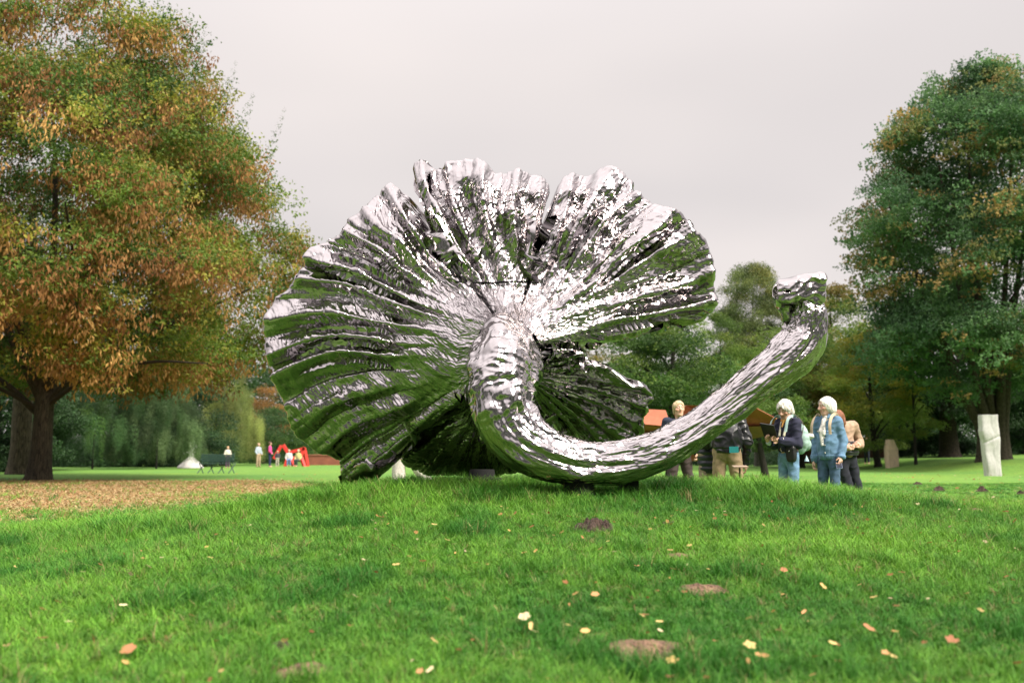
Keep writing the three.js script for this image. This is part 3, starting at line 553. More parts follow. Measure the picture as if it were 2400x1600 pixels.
plant('rounded_shrub', 'big rounded green shrub behind the red steel sculpture', GS(648, 82), { bs: 0.9, seed: 55, trunk: .1, limbs: 3, category: 'shrub', profile: [[.3, 3.0], [1.6, 3.9], [2.8, 3.6], [3.8, 2.4], [4.4, .8]], n: 1900, size: .36, cols: [dk[2], mid[0], mid[1]], hole: -.3, cell: 1.2, leaf: green2 });
plant('tall_trunk_tree', 'second tree with pale bark close behind the big hornbeam', GS(45, 43), { bs: 1.1, seed: 56, trunk: .44, bark: [.17, .13, .09], profile: [[6.5, 3], [8, 4.5], [10, 4.5], [12, 3], [13, 1]], n: 1100, size: .5, cols: mid, leaf: green1 });
plant('edge_shrub', 'dark leafy shrub at the left edge behind the trunks', GS(-10, 52), { bs: 0.9, seed: 57, trunk: .1, limbs: 3, category: 'shrub', profile: [[.1, 3.2], [2, 4], [4, 3.6], [6, 2.2], [7, .8]], n: 2200, size: .44, cols: dk, hole: -.25, leaf: broad });
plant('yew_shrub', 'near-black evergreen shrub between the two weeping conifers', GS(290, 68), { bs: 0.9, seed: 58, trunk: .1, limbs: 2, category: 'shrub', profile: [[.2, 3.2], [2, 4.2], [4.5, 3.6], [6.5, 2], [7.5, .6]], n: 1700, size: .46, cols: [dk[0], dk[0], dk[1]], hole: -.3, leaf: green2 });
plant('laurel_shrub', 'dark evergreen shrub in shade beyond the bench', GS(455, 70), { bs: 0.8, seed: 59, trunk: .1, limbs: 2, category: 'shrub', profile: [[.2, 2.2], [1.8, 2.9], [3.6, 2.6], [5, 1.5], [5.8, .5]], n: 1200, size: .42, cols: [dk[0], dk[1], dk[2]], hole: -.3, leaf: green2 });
{ // low undergrowth at the foot of the trees
  const r = rng(640), list = [];
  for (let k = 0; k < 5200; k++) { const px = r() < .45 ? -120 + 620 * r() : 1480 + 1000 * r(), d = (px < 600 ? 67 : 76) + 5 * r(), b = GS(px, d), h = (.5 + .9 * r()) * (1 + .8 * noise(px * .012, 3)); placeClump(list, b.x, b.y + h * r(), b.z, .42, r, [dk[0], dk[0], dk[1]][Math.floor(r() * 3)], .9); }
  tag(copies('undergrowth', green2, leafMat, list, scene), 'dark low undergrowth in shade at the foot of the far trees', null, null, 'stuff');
}
// ---- the woods that close the park all round (beyond the single trees, and behind the photographer, where the sculpture mirrors them)
{
  const r = rng(601), list = [], near = [];
  const add = (arr, x, d, h0, h1, w, n, cols, s) => { for (let i = 0; i < n; i++) { const a = r() * 6.283, q = Math.sqrt(r()), f = Math.pow(r(), .8), k = Math.sqrt(1 - (f * .96) ** 2.4); placeClump(arr, x + Math.cos(a) * q * w * k, lerp(h0, h1, f) + groundY(x, -d), -d + Math.sin(a) * q * w * k, s * (.7 + .6 * r()), r, cols[Math.floor(r() * cols.length)]); } };
  for (let k = 0; k < 58; k++) {
    const px = -250 + k * 52 + 20 * r(), d = 98 + 26 * r(), h = (px > 1700 ? 9.5 : px > 1250 ? 8.5 : px > 700 ? 8 : 9.5) * (.85 + .35 * r()), b = GS(px, d);
    add(list, b.x, d, .2, h, 3.4, 190, [dk[0], dk[1], dk[2], mid[0]], 1.0); add(list, b.x, d - 4, -.2, 2.4, 3, 70, [dk[0], dk[0], dk[1]], .9);
  }
  const w = copies('distant_wood', green1, leafMat, list, scene); tag(w, 'dark continuous belt of trees along the far edge of the park', null, null, 'stuff');
  for (let k = 0; k < 46; k++) {
    const a = lerp(-1.75, 1.75, k / 45) + .04 * r(), R = 26 + 9 * r(), h = 13 + 6 * r();
    add(near, Math.sin(a) * R * 1.15, -Math.cos(a) * R + 4, .4, h, 3.8, 210, [dk[0], dk[1], dk[2], mid[0]], .95);
  }
  const n = copies('surrounding_wood', green1, leafMat, near, scene); tag(n, 'belt of green trees behind the viewer, mirrored in the sculpture', null, null, 'stuff');
}
// ------------------------------------------------------------------ bare soil, molehills
const soilTex = noiseTexture(256, (u, v) => { const n = .6 + .5 * tnoise(u, v, 8, 31) + .5 * tnoise(u, v, 30, 32) + .4 * tnoise(u, v, 70, 33); return [n, n * .97, n * .95]; });
const soil = (r, g, b) => new THREE.MeshStandardMaterial({ color: new THREE.Color().setRGB(r, g, b), map: soilTex, bumpMap: soilTex, bumpScale: .03, roughness: 1 });
const bare = [];                          // [x, d, rx, rz]: where grass is worn away
function soilHeap(name, label, px, py, wpx, h, m, seed, flat, dFix) {
  let d = dFix; if (!d) { d = 3.2; while (d < 40) { const q = S(px, py, d); if (q.y < groundY(q.x, q.z)) break; d += .02; } }
  const q = S(px, py, d), w = wpx / FOC * d / 2, dz = w * (flat ? 1.0 : .9), nu = 56, nv = 18, P = new Float32Array(nu * nv * 3), uv = new Float32Array(nu * nv * 2), cx = q.x, cd = d;
  bare.push([cx, cd, w * .82, dz * .82]);
  for (let j = 0; j < nv; j++) for (let i = 0; i < nu; i++) {
    const t = j / (nv - 1), a = i / nu * 6.2832, R = 1 + .28 * noise(Math.cos(a) * 1.5 + seed, Math.sin(a) * 1.5, seed), x = Math.cos(a) * w * t * R, z = Math.sin(a) * dz * t * R;
    const k = (1 - t * t), cl = .5 + noise(x / w * 2.6 + seed, z / w * 2.6, 3) * 1.1 + .5 * noise(x / w * 7, z / w * 7, seed) + .3 * noise(x / w * 17, z / w * 17, seed);
    P.set([x, groundY(cx + x, -cd + z) - groundY(cx, -cd) + (t > .995 ? -.03 : h * k * cl + .012 * k + .004), z], (j * nu + i) * 3); uv.set([x / .5, z / .5], (j * nu + i) * 2);
  }
  const o = new THREE.Mesh(geo(P, gridIndex(nu, nv, true, true), null, null, uv), m); o.name = numbered(name); o.position.copy(G(cx, cd)); o.castShadow = o.receiveShadow = true; scene.add(o);
  tag(o, label, name === 'molehill' ? 'molehill' : 'bare patch');
}
const darkSoil = soil(.085, .055, .042), paleSoil = soil(.30, .185, .12), farSoil = soil(.10, .065, .05);
soilHeap('molehill', 'dark peaked molehill in the middle of the grassy slope below the sculpture', 1392, 1244, 108, .10, darkSoil, 3, false);
soilHeap('molehill', 'small dark molehill on the slope just under the middle of the sculpture', 1118, 1187, 22, .03, darkSoil, 4, false);
soilHeap('molehill', 'low dark molehill right of the peaked one on the slope', 1568, 1232, 40, .03, darkSoil, 5, false);
soilHeap('soil_patch', 'round flat bare patch of pale earth at the bottom right of centre', 1512, 1528, 215, .025, paleSoil, 6, true);
soilHeap('soil_patch', 'pale bare earth patch halfway up the slope right of centre', 1648, 1386, 122, .02, paleSoil, 7, true);
soilHeap('soil_patch', 'small thin bare patch on the slope below the man in the leather jacket', 1590, 1307, 70, .012, paleSoil, 8, true);
soilHeap('soil_patch', 'pale bare earth patch cut by the bottom edge of the picture', 715, 1580, 150, .02, paleSoil, 9, true);
soilHeap('soil_patch', 'small dark scrape of earth near the bottom left of centre', 655, 1521, 70, .015, darkSoil, 10, true);
soilHeap('soil_patch', 'long worn strip of bare earth at the crest on the right', 2125, 1176, 120, .012, paleSoil, 11, true);
soilHeap('soil_patch', 'worn bare spot on the far right of the slope', 2290, 1198, 70, .01, paleSoil, 12, true);
soilHeap('molehill', 'farthest small molehill on the lawn before the white stele', 2152, 1134, 22, .10, farSoil, 13, false, 29);
soilHeap('molehill', 'dark molehill on the lawn left below the white stele', 2202, 1151, 30, .14, farSoil, 14, false, 23.6);
soilHeap('molehill', 'dark molehill on the lawn directly below the white stele', 2303, 1152, 28, .14, farSoil, 15, false, 23.3);
soilHeap('molehill', 'dark molehill at the right edge of the far lawn', 2396, 1158, 26, .10, farSoil, 16, false, 21.8);

// ------------------------------------------------------------------ grass blades and fallen leaves
function tuft(seed, n, h, lean, wid) {
  const r = rng(seed), pos = [], idx = [], col = [];
  for (let i = 0; i < n; i++) {
    const tone = .5 + .75 * r() + .5 * r() * r(), warm = r() < .12 ? 1.5 : 1, a = r() * 6.283, R = .035 * Math.sqrt(r()), x = Math.cos(a) * R, z = Math.sin(a) * R, b = r() * 6.283, H = h * (.45 + .75 * r()), L = lean * (.2 + 1.1 * r()) * H, w = wid * (.7 + .6 * r()), s = b + 1.57 + (r() - .5);
    const seg = 3, b0 = pos.length / 3;
    for (let k = 0; k <= seg; k++) {
      const t = k / seg, q = L * t * t, y = H * (t - .35 * Math.min(1, L / H) * t * t), ww = w * (1 - t * .85) * .5;
      pos.push(x + Math.cos(b) * q + Math.cos(s) * ww, y - .008, z + Math.sin(b) * q + Math.sin(s) * ww, x + Math.cos(b) * q - Math.cos(s) * ww, y - .008, z + Math.sin(b) * q - Math.sin(s) * ww); col.push(tone * warm, tone, tone, tone * warm, tone, tone);
      if (k) { const c = b0 + k * 2; idx.push(c - 2, c - 1, c, c, c - 1, c + 1); }
    }
  }
  return geo(pos, idx, null, col);
}
const bladeMat = new THREE.MeshPhysicalMaterial({ color: 0xffffff, vertexColors: true, roughness: .6, specularIntensity: .3, side: THREE.DoubleSide, transmission: .45, thickness: 0 });
{
  const short = [tuft(11, 13, .050, 1.3, .0056), tuft(12, 12, .058, 1.7, .0058), tuft(13, 12, .042, 1.0, .0052)], long = [tuft(14, 12, .11, .55, .0055), tuft(15, 10, .12, .8, .0056)];
  const r = rng(701), lists = [[], [], [], [], []], c = new THREE.Color();
  const isBare = (x, d) => { for (const [bx, bd, rx, rz] of bare) { const q = ((x - bx) / rx) ** 2 + ((d - bd) / rz) ** 2; if (q < .8 + .5 * noise(x * 9, d * 9)) return true; } return false; };
  const put = (x, d, far) => {
    if (isBare(x, d)) return;
    const p1 = noise(x * .55, d * .55, 21), p2 = noise(x * 1.7, d * 1.7, 22), p3 = noise(x * 4.5, d * 4.5, 23), p4 = noise(x * .9 + 9, d * .9, 24);
    const worn = sstep(2.2, 4, x) * sstep(8.2, 9.6, d) * (1 - sstep(11, 12, d)) * (.55 + p2);
    const L = litter(x, d);
    if (r() < worn * .5 || r() < L * .93) return;
    const crest = sstep(7.6, 9.2, d) * (1 - sstep(2.5, 4, x)), clumpy = sstep(.16, .36, p2 + .3 * p3);
    const tall = r() < .10 + .5 * crest * sstep(-.15, .3, p3 + .1) + .55 * clumpy;
    const k = tall ? 3 + Math.floor(r() * 2) : Math.floor(r() * 3);
    let s = (.75 + .5 * r()) * (1 + .35 * p1) * (1 + .25 * crest) * (tall ? .75 + .35 * crest + .15 * clumpy : 1);
    const v = .85 + .3 * r(), yel = clamp(.47 + p1 * .9 + p3 * .7 + (r() - .5) * .5 + worn * .5 - clumpy * .55);
    c.setRGB(lerp(.05, .225, yel) * v, lerp(.21, .455, yel) * v, lerp(.02, .05, yel) * v);
    if (r() < .045 + worn * .15) c.setRGB(.33 * v, .27 * v, .12 * v);
    TE.set((r() - .5) * .35, r() * 6.283, (r() - .5) * .35); TQ.setFromEuler(TE);
    lists[k].push({ m: new THREE.Matrix4().compose(new THREE.Vector3(x, groundY(x, -d), -d), TQ, new THREE.Vector3(s * (far ? 1.5 : 1), s * (far ? .75 : 1), s * (far ? 1.5 : 1))), c: c.clone() });
  };
  for (let i = 0; i < 125000; i++) { const d = Math.sqrt(lerp(3.3 ** 2, 11.2 ** 2, r())), x = (r() * 2 - 1) * (.56 * d + .35); put(x, d); }
  for (let i = 0; i < 60000; i++) { const d = Math.sqrt(lerp(11 ** 2, 30 ** 2, r())), x = (r() * 2 - 1) * (.55 * d + .3); if (d < 13 && Math.abs(x) < 4 && r() < .7) continue; put(x, d, true); }
  [...short, ...long].forEach((g, k) => { const o = copies('grass', g, bladeMat, lists[k], scene); o.name = numbered('grass'); tag(o, ['short green grass blades covering the mound and lawn', 'short bent grass blades mixed through the turf', 'finest short grass between the others', 'longer grass tufts along the crest under the sculpture', 'longest arching grass tufts in the turf'][k], null, null, 'stuff'); });

  // leaves: one folded shape in a few outlines
  const leafShape = (seed, lobes) => {
    const q = rng(seed), pos = [0, .004, 0], idx = [], n = 14;
    for (let i = 0; i < n; i++) { const a = i / n * 6.2832, R = (lobes ? .62 + .38 * Math.abs(Math.cos(a * 2.5)) : .5 + .5 * Math.abs(Math.cos(a)) ** .8) * (.9 + .2 * q()), x = Math.cos(a) * R, z = Math.sin(a) * R * (lobes ? .9 : .62); pos.push(x, .28 * Math.abs(z) + .16 * x * x + (q() - .5) * .12, z); idx.push(0, 1 + (i + 1) % n, 1 + i); }
    return geo(pos, idx);
  };
  const shapes = [leafShape(1), leafShape(2, true), leafShape(3)], dry = [[.48, .31, .11], [.52, .38, .15], [.34, .15, .065], [.25, .10, .045], [.52, .43, .26], [.40, .21, .085]];
  const list = [[], []];
  for (let i = 0; i < 520; i++) {
    const d = Math.sqrt(lerp(3.5 ** 2, 10 ** 2, r())), x = (r() * 2 - 1) * .54 * d, k = dry[Math.floor(r() * dry.length)], v = .7 + .5 * r(); if (x < 0 && r() < .35) continue;
    TE.set((r() - .5) * 1.1, r() * 6.28, (r() - .5) * 1.1); const s = .010 + .012 * r();
    list[i % 2].push({ m: new THREE.Matrix4().compose(new THREE.Vector3(x, groundY(x, -d) + .03 + .02 * r(), -d), TQ.setFromEuler(TE).clone(), new THREE.Vector3(s, s, s)), c: new THREE.Color().setRGB(k[0] * v, k[1] * v, k[2] * v) });
  }
  for (let i = 0; i < 420; i++) {
    const d = 13.5 + 30 * r(), x = (i % 3 ? .06 + .5 * r() : -.3 + .3 * r()) * d, k = dry[Math.floor(r() * dry.length)], v = .7 + .5 * r(); TE.set((r() - .5) * .8, r() * 6.28, (r() - .5) * .8); const s = .03 + .03 * r();
    list[i % 2].push({ m: new THREE.Matrix4().compose(new THREE.Vector3(x, groundY(x, -d) + .03, -d), TQ.setFromEuler(TE).clone(), new THREE.Vector3(s, s, s)), c: new THREE.Color().setRGB(k[0] * v, k[1] * v, k[2] * v) });
  }
  list.forEach((l, k) => { const o = copies('fallen_leaves', shapes[k], dryMat, l, scene); o.name = numbered('fallen_leaves'); tag(o, ['small dry leaves scattered through the grass of the slope', 'small curled lobed leaves scattered through the grass'][k], null, null, 'stuff'); });
  // the carpet of dry leaves and seed bunches under the big hornbeam
  const carpet = [[], []], tan = [[.50, .36, .18], [.56, .44, .25], [.44, .29, .13], [.36, .21, .10], [.52, .39, .2]];
  for (let i = 0; i < 170000 && carpet[0].length + carpet[1].length < 70000; i++) {
    const x = -24 + r() * 21, d = 11.6 + r() * 23.6; if (r() > litter(x, d) + .012) continue;
    const k = tan[Math.floor(r() * 5)], v = .58 + .42 * r(); TE.set((r() - .5) * .9, r() * 6.28, (r() - .5) * .9); const s = .02 + .024 * r();
    carpet[i % 2].push({ m: new THREE.Matrix4().compose(new THREE.Vector3(x, groundY(x, -d) + .02, -d), TQ.setFromEuler(TE).clone(), new THREE.Vector3(s, s, s)), c: new THREE.Color().setRGB(k[0] * v, k[1] * v, k[2] * v) });
  }
  carpet.forEach((l, k) => { const o = copies('leaf_litter', shapes[k * 2], dryMat, l, scene); o.name = numbered('leaf_litter'); tag(o, ['carpet of dry tan leaves under the big left tree', 'dry tan leaves mixed into the carpet under the big tree'][k], null, null, 'stuff'); });
  // the fallen leaves large enough to be told apart
  const single = [
    [300, 1530, 44, 1, 2, 'large crumpled brown leaf in the grass at the lower left'], [288, 1424, 20, 0, 4, 'pale cream leaf in the grass above the large brown leaf'], [1229, 1453, 38, 1, 4, 'large pale lobed leaf in the middle foreground'], [1244, 1474, 26, 0, 1, 'yellow oval leaf just below the large pale lobed one'],
    [1546, 1463, 20, 0, 1, 'upper of two yellow leaves just above the round bare patch'], [1548, 1484, 16, 0, 4, 'small pale leaf just above the far edge of the round bare patch'], [1576, 1556, 34, 1, 0, 'orange-yellow leaf at the lower right edge of the round bare patch'], [1372, 1486, 28, 1, 0, 'curled tan leaf left above the round bare patch'],
    [1758, 1520, 34, 1, 1, 'large yellow leaf on the grass right of the round bare patch'], [1786, 1543, 34, 0, 5, 'long orange-brown leaf right below the large yellow leaf'], [1754, 1557, 22, 0, 5, 'small tan-brown leaf below the large yellow leaf'], [1953, 1514, 22, 0, 1, 'lone pale yellow leaf in the right foreground'],
    [2076, 1537, 22, 1, 5, 'orange leaf touching a yellow one at the lower right'], [2096, 1546, 22, 0, 1, 'yellow leaf touching the orange one at the lower right'], [2037, 1478, 34, 0, 2, 'red-brown curled leaf in the right foreground'], [2232, 1508, 38, 1, 3, 'dark rust-coloured leaf at the right side of the foreground'],
    [1930, 1379, 22, 0, 0, 'amber leaf halfway up the slope at the right'], [1885, 1440, 20, 0, 5, 'tan leaf on the slope below the amber one'], [1007, 1577, 24, 0, 4, 'pale cream leaf at the bottom edge left of centre'], [984, 1581, 22, 1, 5, 'orange-brown leaf beside the cream one at the bottom edge'],
    [928, 1328, 20, 0, 0, 'amber oval leaf on the slope left of centre'], [1018, 1233, 16, 0, 1, 'small pale leaf high on the slope under the belly of the sculpture'], [1395, 1399, 24, 1, 5, 'tan leaf on the slope below the peaked molehill'], [1838, 1341, 20, 1, 2, 'red-brown leaf on the slope below the woman holding the tablet']];
  for (const [px, py, w, sh, ci, label] of single) {
    let d = 3.2; while (d < 14) { const q = S(px, py, d); if (q.y < groundY(q.x, q.z) + .035) break; d += .01; }
    const q = S(px, py, d), s = w / FOC * d / 2 * .95, o = new THREE.Mesh(shapes[sh], mat(...dry[ci], { side: THREE.DoubleSide, roughness: .8 }));
    o.name = numbered('fallen_leaf'); o.position.set(q.x, q.y + .012, q.z); o.scale.setScalar(s); o.rotation.set(.5 + (r() - .5) * .4, r() * 6.28, (r() - .5) * .5); o.castShadow = o.receiveShadow = true; scene.add(o); tag(o, label, 'leaf');
  }
}
// ------------------------------------------------------------------ people
const V3 = (x, y, z) => new THREE.Vector3(x, y, z);
const skinMat = new THREE.MeshStandardMaterial({ vertexColors: true, roughness: .6 });
const clothTex = noiseTexture(256, (u, v) => { const n = .8 + .35 * tnoise(u, v, 10, 41) + .25 * tnoise(u, v, 40, 42) + .18 * tnoise(u, v, 110, 43); return [n, n, n]; });
function clothGeo(g, k = 2) {             // uv in metres round the body
  const p = g.attributes.position, uv = new Float32Array(p.count * 2);
  for (let i = 0; i < p.count; i++) { uv[i * 2] = (p.getX(i) + p.getZ(i) * .7) * k; uv[i * 2 + 1] = p.getY(i) * k; }
  g.setAttribute('uv', new THREE.BufferAttribute(uv, 2)); return g;
}
const cloth = (r, g, b, o = {}) => new THREE.MeshStandardMaterial({ color: new THREE.Color().setRGB(r, g, b), map: clothTex, roughness: .9, ...o });
// arms: { s: shoulder, e: elbow, w: wrist, h: hand direction, curl }
function person(label, pos, turn, o) {
  const K = o.k ?? 1, sl = o.slim ?? 1, t = thing('person', label, 'person', pos, turn); t.scale.set(K * sl, K, K * sl);
  const J = { neck: V3(0, 1.38, -.01), head: V3(0, 1.525, .03), hipL: V3(.088, .88, 0), hipR: V3(-.088, .88, 0), kneeL: V3(.10, .47, .02), kneeR: V3(-.10, .47, .02), ankL: V3(.11, .09, -.02), ankR: V3(-.11, .09, -.02), shL: V3(.16, 1.34, -.01), shR: V3(-.16, 1.34, -.01), chest: V3(0, 1.2, 0), belly: V3(0, 1.03, .02), pelvis: V3(0, .92, 0), ...o.j };
  const arms = o.arms, F = o.fat ?? 1, skin = o.skin ?? [.62, .38, .28], cellB = o.cell ?? .015;
  const torso = (x, y, z, g) => {
    let d = capsule(x, y, z, V3(J.shL.x * .72, J.shL.y - .045, J.shL.z), V3(J.shR.x * .72, J.shR.y - .045, J.shR.z), .068 + g, .068 + g);
    d = smin(d, flat(x, y, z, J.chest, .130 * F + g, .17, .098 * F + g), .06);
    d = smin(d, flat(x, y, z, J.belly, .122 * F + g, .15, .102 * F + g), .06);
    return smin(d, flat(x, y, z, J.pelvis, .142 * F + g, .13, .108 * F + g), .05);
  };
  const flat = (x, y, z, c, rx, ry, rz) => ellip(x, y, z, c.x, c.y, c.z, rx, ry, rz);
  const arm = (x, y, z, a, g, k = 1) => smin(capsule(x, y, z, a.s, a.e, .052 * k + g, .043 * k + g), capsule(x, y, z, a.e, a.w, .043 * k + g, .030 * k + g), .02);
  const leg = (x, y, z, h, k, a, g, flare = 0) => smin(capsule(x, y, z, h, k, .084 * F + g, .058 + g + flare * .3), capsule(x, y, z, k, a, .056 + g + flare * .3, .042 + g + flare), .02);
  // hand: palm and five bent fingers, built from the wrist along h with palm normal n and thumb side s
  const handBones = (a) => {
    const h = a.h.clone().normalize(), n = a.n.clone().addScaledVector(h, -a.n.dot(h)).normalize(), s = new THREE.Vector3().crossVectors(n, h).multiplyScalar(a.thumb ?? 1), c = a.curl ?? .5, B = [], at = (f, u, w) => a.w.clone().addScaledVector(h, f).addScaledVector(s, u).addScaledVector(n, w);
    B.push([at(.0, 0, 0), at(.05, 0, 0), .026, .028], [at(.03, .018, 0), at(.082, .024, 0), .019, .016], [at(.03, -.018, 0), at(.076, -.026, 0), .018, .015]);
    [[.030, .072, .009], [.010, .080, .0093], [-.010, .074, .009], [-.028, .058, .008]].forEach(([u, L, r]) => {
      let p = at(.085 - Math.abs(u) * .2, u, 0), ang = c * .35; for (const k of [.45, .32, .23]) { const q = p.clone().addScaledVector(h, Math.cos(ang) * L * k).addScaledVector(n, Math.sin(ang) * L * k); B.push([p, q, r, r * .9]); p = q; ang += c * 1.05; }
    });
    const t0 = at(.018, .022, .006), t1 = at(.046, .048, .016), t2 = at(.076, .052, .022 + .02 * c); B.push([t0, t1, .0125, .0105], [t1, t2, .0105, .008]);
    return B;
  };
  const bodyParts = [];
  bodyParts.push(nets((x, y, z) => {
    let d = torso(x, y, z, -.005);
    d = smin(d, capsule(x, y, z, J.neck, J.head, .052, .05), .03);
    for (const a of arms) d = smin(d, arm(x, y, z, a, -.004), .025);
    d = smin(d, leg(x, y, z, J.hipL, J.kneeL, J.ankL, -.006), .03); return smin(d, leg(x, y, z, J.hipR, J.kneeR, J.ankR, -.006), .03);
  }, [-.5, .0, -.55], [.5, 1.62, .6], .02, () => skin));
  // head, turned and tilted on the neck
  const R = new THREE.Matrix4().makeRotationFromEuler(new THREE.Euler(o.pitch ?? 0, o.yaw ?? 0, o.roll ?? 0, 'YXZ')), Ri = R.clone().invert();
  const hs = o.headScale ?? 1;
  const headF = (x, y, z) => {
    x = Math.abs(x);
    let d = ellip(x, y, z, 0, .045, -.012, .076, .086, .098);
    d = smin(d, ellip(x, y, z, 0, -.035, .022, .060, .078, .070), .035);
    d = smin(d, capsule(x, y, z, V3(0, -.094, .062), V3(.022, -.088, .055), .020, .018), .025);            // chin
    d = smin(d, capsule(x, y, z, V3(0, .026, .088), V3(0, -.016, .112), .009, .0155), .012);                 // nose
    d = smin(d, capsule(x, y, z, V3(.013, -.019, .098), V3(.014, -.02, .096), .009, .009), .008);
    d = smin(d, capsule(x, y, z, V3(.012, .044, .083), V3(.052, .04, .066), .011, .010), .014);              // brow
    d = smin(d, capsule(x, y, z, V3(.046, -.012, .060), V3(.054, -.005, .045), .022, .02), .02);             // cheek
    d = -smin(-d, ellip(x, y, z, .033, .023, .094, .019, .011, .016), .01);                                   // eye hollow
    d = smin(d, ellip(x, y, z, .033, .022, .077, .0135, .0125, .0125), .003);
    d = smin(d, capsule(x, y, z, V3(0, -.052, .086), V3(.020, -.052, .076), .0085, .005), .008);              // lips
    d = Math.max(d, -(capsule(x, y, z, V3(0, -.0525, .099), V3(.022, -.051, .084), .0028, .0018)));
    d = smin(d, ellip(x, y, z, .078, .008, -.012, .010, .030, .018), .008);                                   // ear
    return smin(d, capsule(x, y, z, V3(0, -.05, -.02), V3(0, -.16, -.04), .052, .055), .03);
  };
  const face = (x, y, z) => {
    const ax = Math.abs(x), blush = Math.exp(-(((ax - .045) / .02) ** 2 + ((y + .012) / .02) ** 2)) * (z > .03 ? 1 : 0), n = 1 + .12 * noise(x * 40, y * 40, z * 40);
    if (z > .07 && Math.hypot((ax - .033) / .0125, (y - .022) / .0075) < 1) return Math.hypot((ax - .033), (y - .022)) < .0062 ? [.05, .035, .03] : [.62, .55, .5];
    if (z > .068 && ax < .025 && y < -.043 && y > -.062) return [skin[0] * .85, skin[1] * .55, skin[2] * .55];
    if (z > .05 && ax > .014 && ax < .054 && Math.abs(y - .048 - .004 * (1 - ((ax - .034) / .02) ** 2)) < .005) return o.brow ?? [.25, .2, .16];
    return [skin[0] * n * (1 + .04 * blush), skin[1] * n * (1 - .22 * blush), skin[2] * n * (1 - .22 * blush)];
  };
  const hg = nets(headF, [-.11, -.18, -.13], [.11, .16, .15], .0048, face); hg.scale(hs, hs, hs); hg.applyMatrix4(R); hg.scale(1 / sl, 1, 1 / sl); hg.translate(J.head.x, J.head.y, J.head.z); bodyParts.push(hg);
  for (const a of arms) if (a.h) { const B = handBones(a), bb = new THREE.Box3(); B.forEach(([p, q]) => bb.expandByPoint(p).expandByPoint(q)); bb.expandByScalar(.045); bodyParts.push(nets((x, y, z) => { let d = 9; B.forEach(([p, q, r0, r1], i) => { d = smin(d, capsule(x, y, z, p, q, r0, r1), i < 3 ? .012 : .004); }); return d; }, bb.min.toArray(), bb.max.toArray(), .0042, (x, y, z) => skin.map((c) => c * (1 + .1 * noise(x * 60, y * 60, z * 60))))); }
  part('body', mergeGeometries(bodyParts), skinMat, t);
  const hairC = o.hair ?? [.6, .57, .52];
  if (o.hairF) {
    const g = nets((x, y, z) => o.hairF(x, y, z) - .007 * ridge(x * 40, y * 14, z * 40) - .005 * noise(x * 80, y * 40, z * 80) - .012 * noise(x * 13, y * 9, z * 13), [-.16, -.2, -.17], [.16, .19, .17], .0062, (x, y, z) => hairC.map((c) => c * (1 + .8 * noise(x * 50, y * 12, z * 50))));
    g.scale(hs, hs, hs); g.applyMatrix4(R); g.scale(1 / sl, 1, 1 / sl); g.translate(J.head.x, J.head.y, J.head.z); part('hair', g, new THREE.MeshStandardMaterial({ vertexColors: true, roughness: .7 }), t);
  }
  const wrinkle = (x, y, z, k = 1) => k * (.012 * noise(x * 9, y * 7, z * 9) + .009 * Math.max(0, ridge(x * 6 + y * 3, y * 11 - x * 4, z * 6)) - .006);
  const cl = (name, f, lo, hi, m, lab, cell = .0125) => part(name, clothGeo(nets(f, lo, hi, cell)), m, t, lab);
  if (o.trousers) cl('trousers', (x, y, z) => {
    const g = .014, fl = o.flare ?? .015; let d = Math.min(leg(x, y, z, J.hipL, J.kneeL, J.ankL, g, fl), leg(x, y, z, J.hipR, J.kneeR, J.ankR, g, fl));
    d = smin(d, ellip(x, y, z, J.pelvis.x, J.pelvis.y - .02, J.pelvis.z, .145 * F + g, .14, .108 * F + g), .05);
    return Math.max(d - wrinkle(x, y, z, 1.1), y - (o.waist ?? 1.02), .05 - y);
  }, [-.4, .03, -.32], [.4, 1.06, .3], o.trousers);
  if (o.top) cl(o.topName ?? 'jacket', (x, y, z) => {
    const g = o.topG ?? .018; let d = torso(x, y, z, g);
    for (const a of arms) d = smin(d, arm(x, y, z, { s: a.s, e: a.e, w: a.w.clone().lerp(a.e, a.pull ?? .06) }, g * .9 + .004), .03);
    if (o.box) d = smin(d, ellip(x, y, z, J.pelvis.x, J.hem + .16, J.pelvis.z, .148 * F + g, .3, .112 * F + g), .05);
    d -= wrinkle(x, y, z, o.crease ?? 1.2) + (o.topDetail ? o.topDetail(x, y, z) : 0);
    d = Math.max(d, -(capsule(x, y, z, V3(J.neck.x, J.neck.y - .02, J.neck.z + .01), V3(J.neck.x, J.neck.y + .4, J.neck.z + .02), .066, .09)));
    const armOnly = Math.min(...arms.map((a) => capsule(x, y, z, a.e, a.w, .075, .06)), 9);
    return armOnly < 0 ? d : Math.max(d, (o.hemZ ? J.hem + o.hemZ(x, z) : J.hem) - y);
  }, [-.55, .62, -.62], [.55, 1.52, .62], o.top);
  if (o.shoes !== false) for (const a of [J.ankL, J.ankR]) cl('shoe', (x, y, z) => Math.max(smin(ellip(x, y, z, a.x, .05, a.z + .07, .046, .045, .13), ellip(x, y, z, a.x, .07, a.z - .01, .042, .06, .06), .03), -y + .004), [a.x - .09, -.01, a.z - .12], [a.x + .09, .17, a.z + .24], o.shoeMat ?? cloth(.05, .04, .035));
  return { t, J, head: (x, y, z) => V3(x, y, z).multiplyScalar(hs).applyMatrix4(R).add(J.head), cl, world: (v) => v.clone().multiply(t.scale).applyAxisAngle(V3(0, 1, 0), turn).add(pos) };
}
const aw = (s, e, w, h, n, curl, thumb, pull) => ({ s, e, w, h, n, curl, thumb, pull });
const ringGeo = (pts, r, seg = 8) => new THREE.TubeGeometry(new THREE.CatmullRomCurve3(pts), pts.length * 5, r, seg, false);
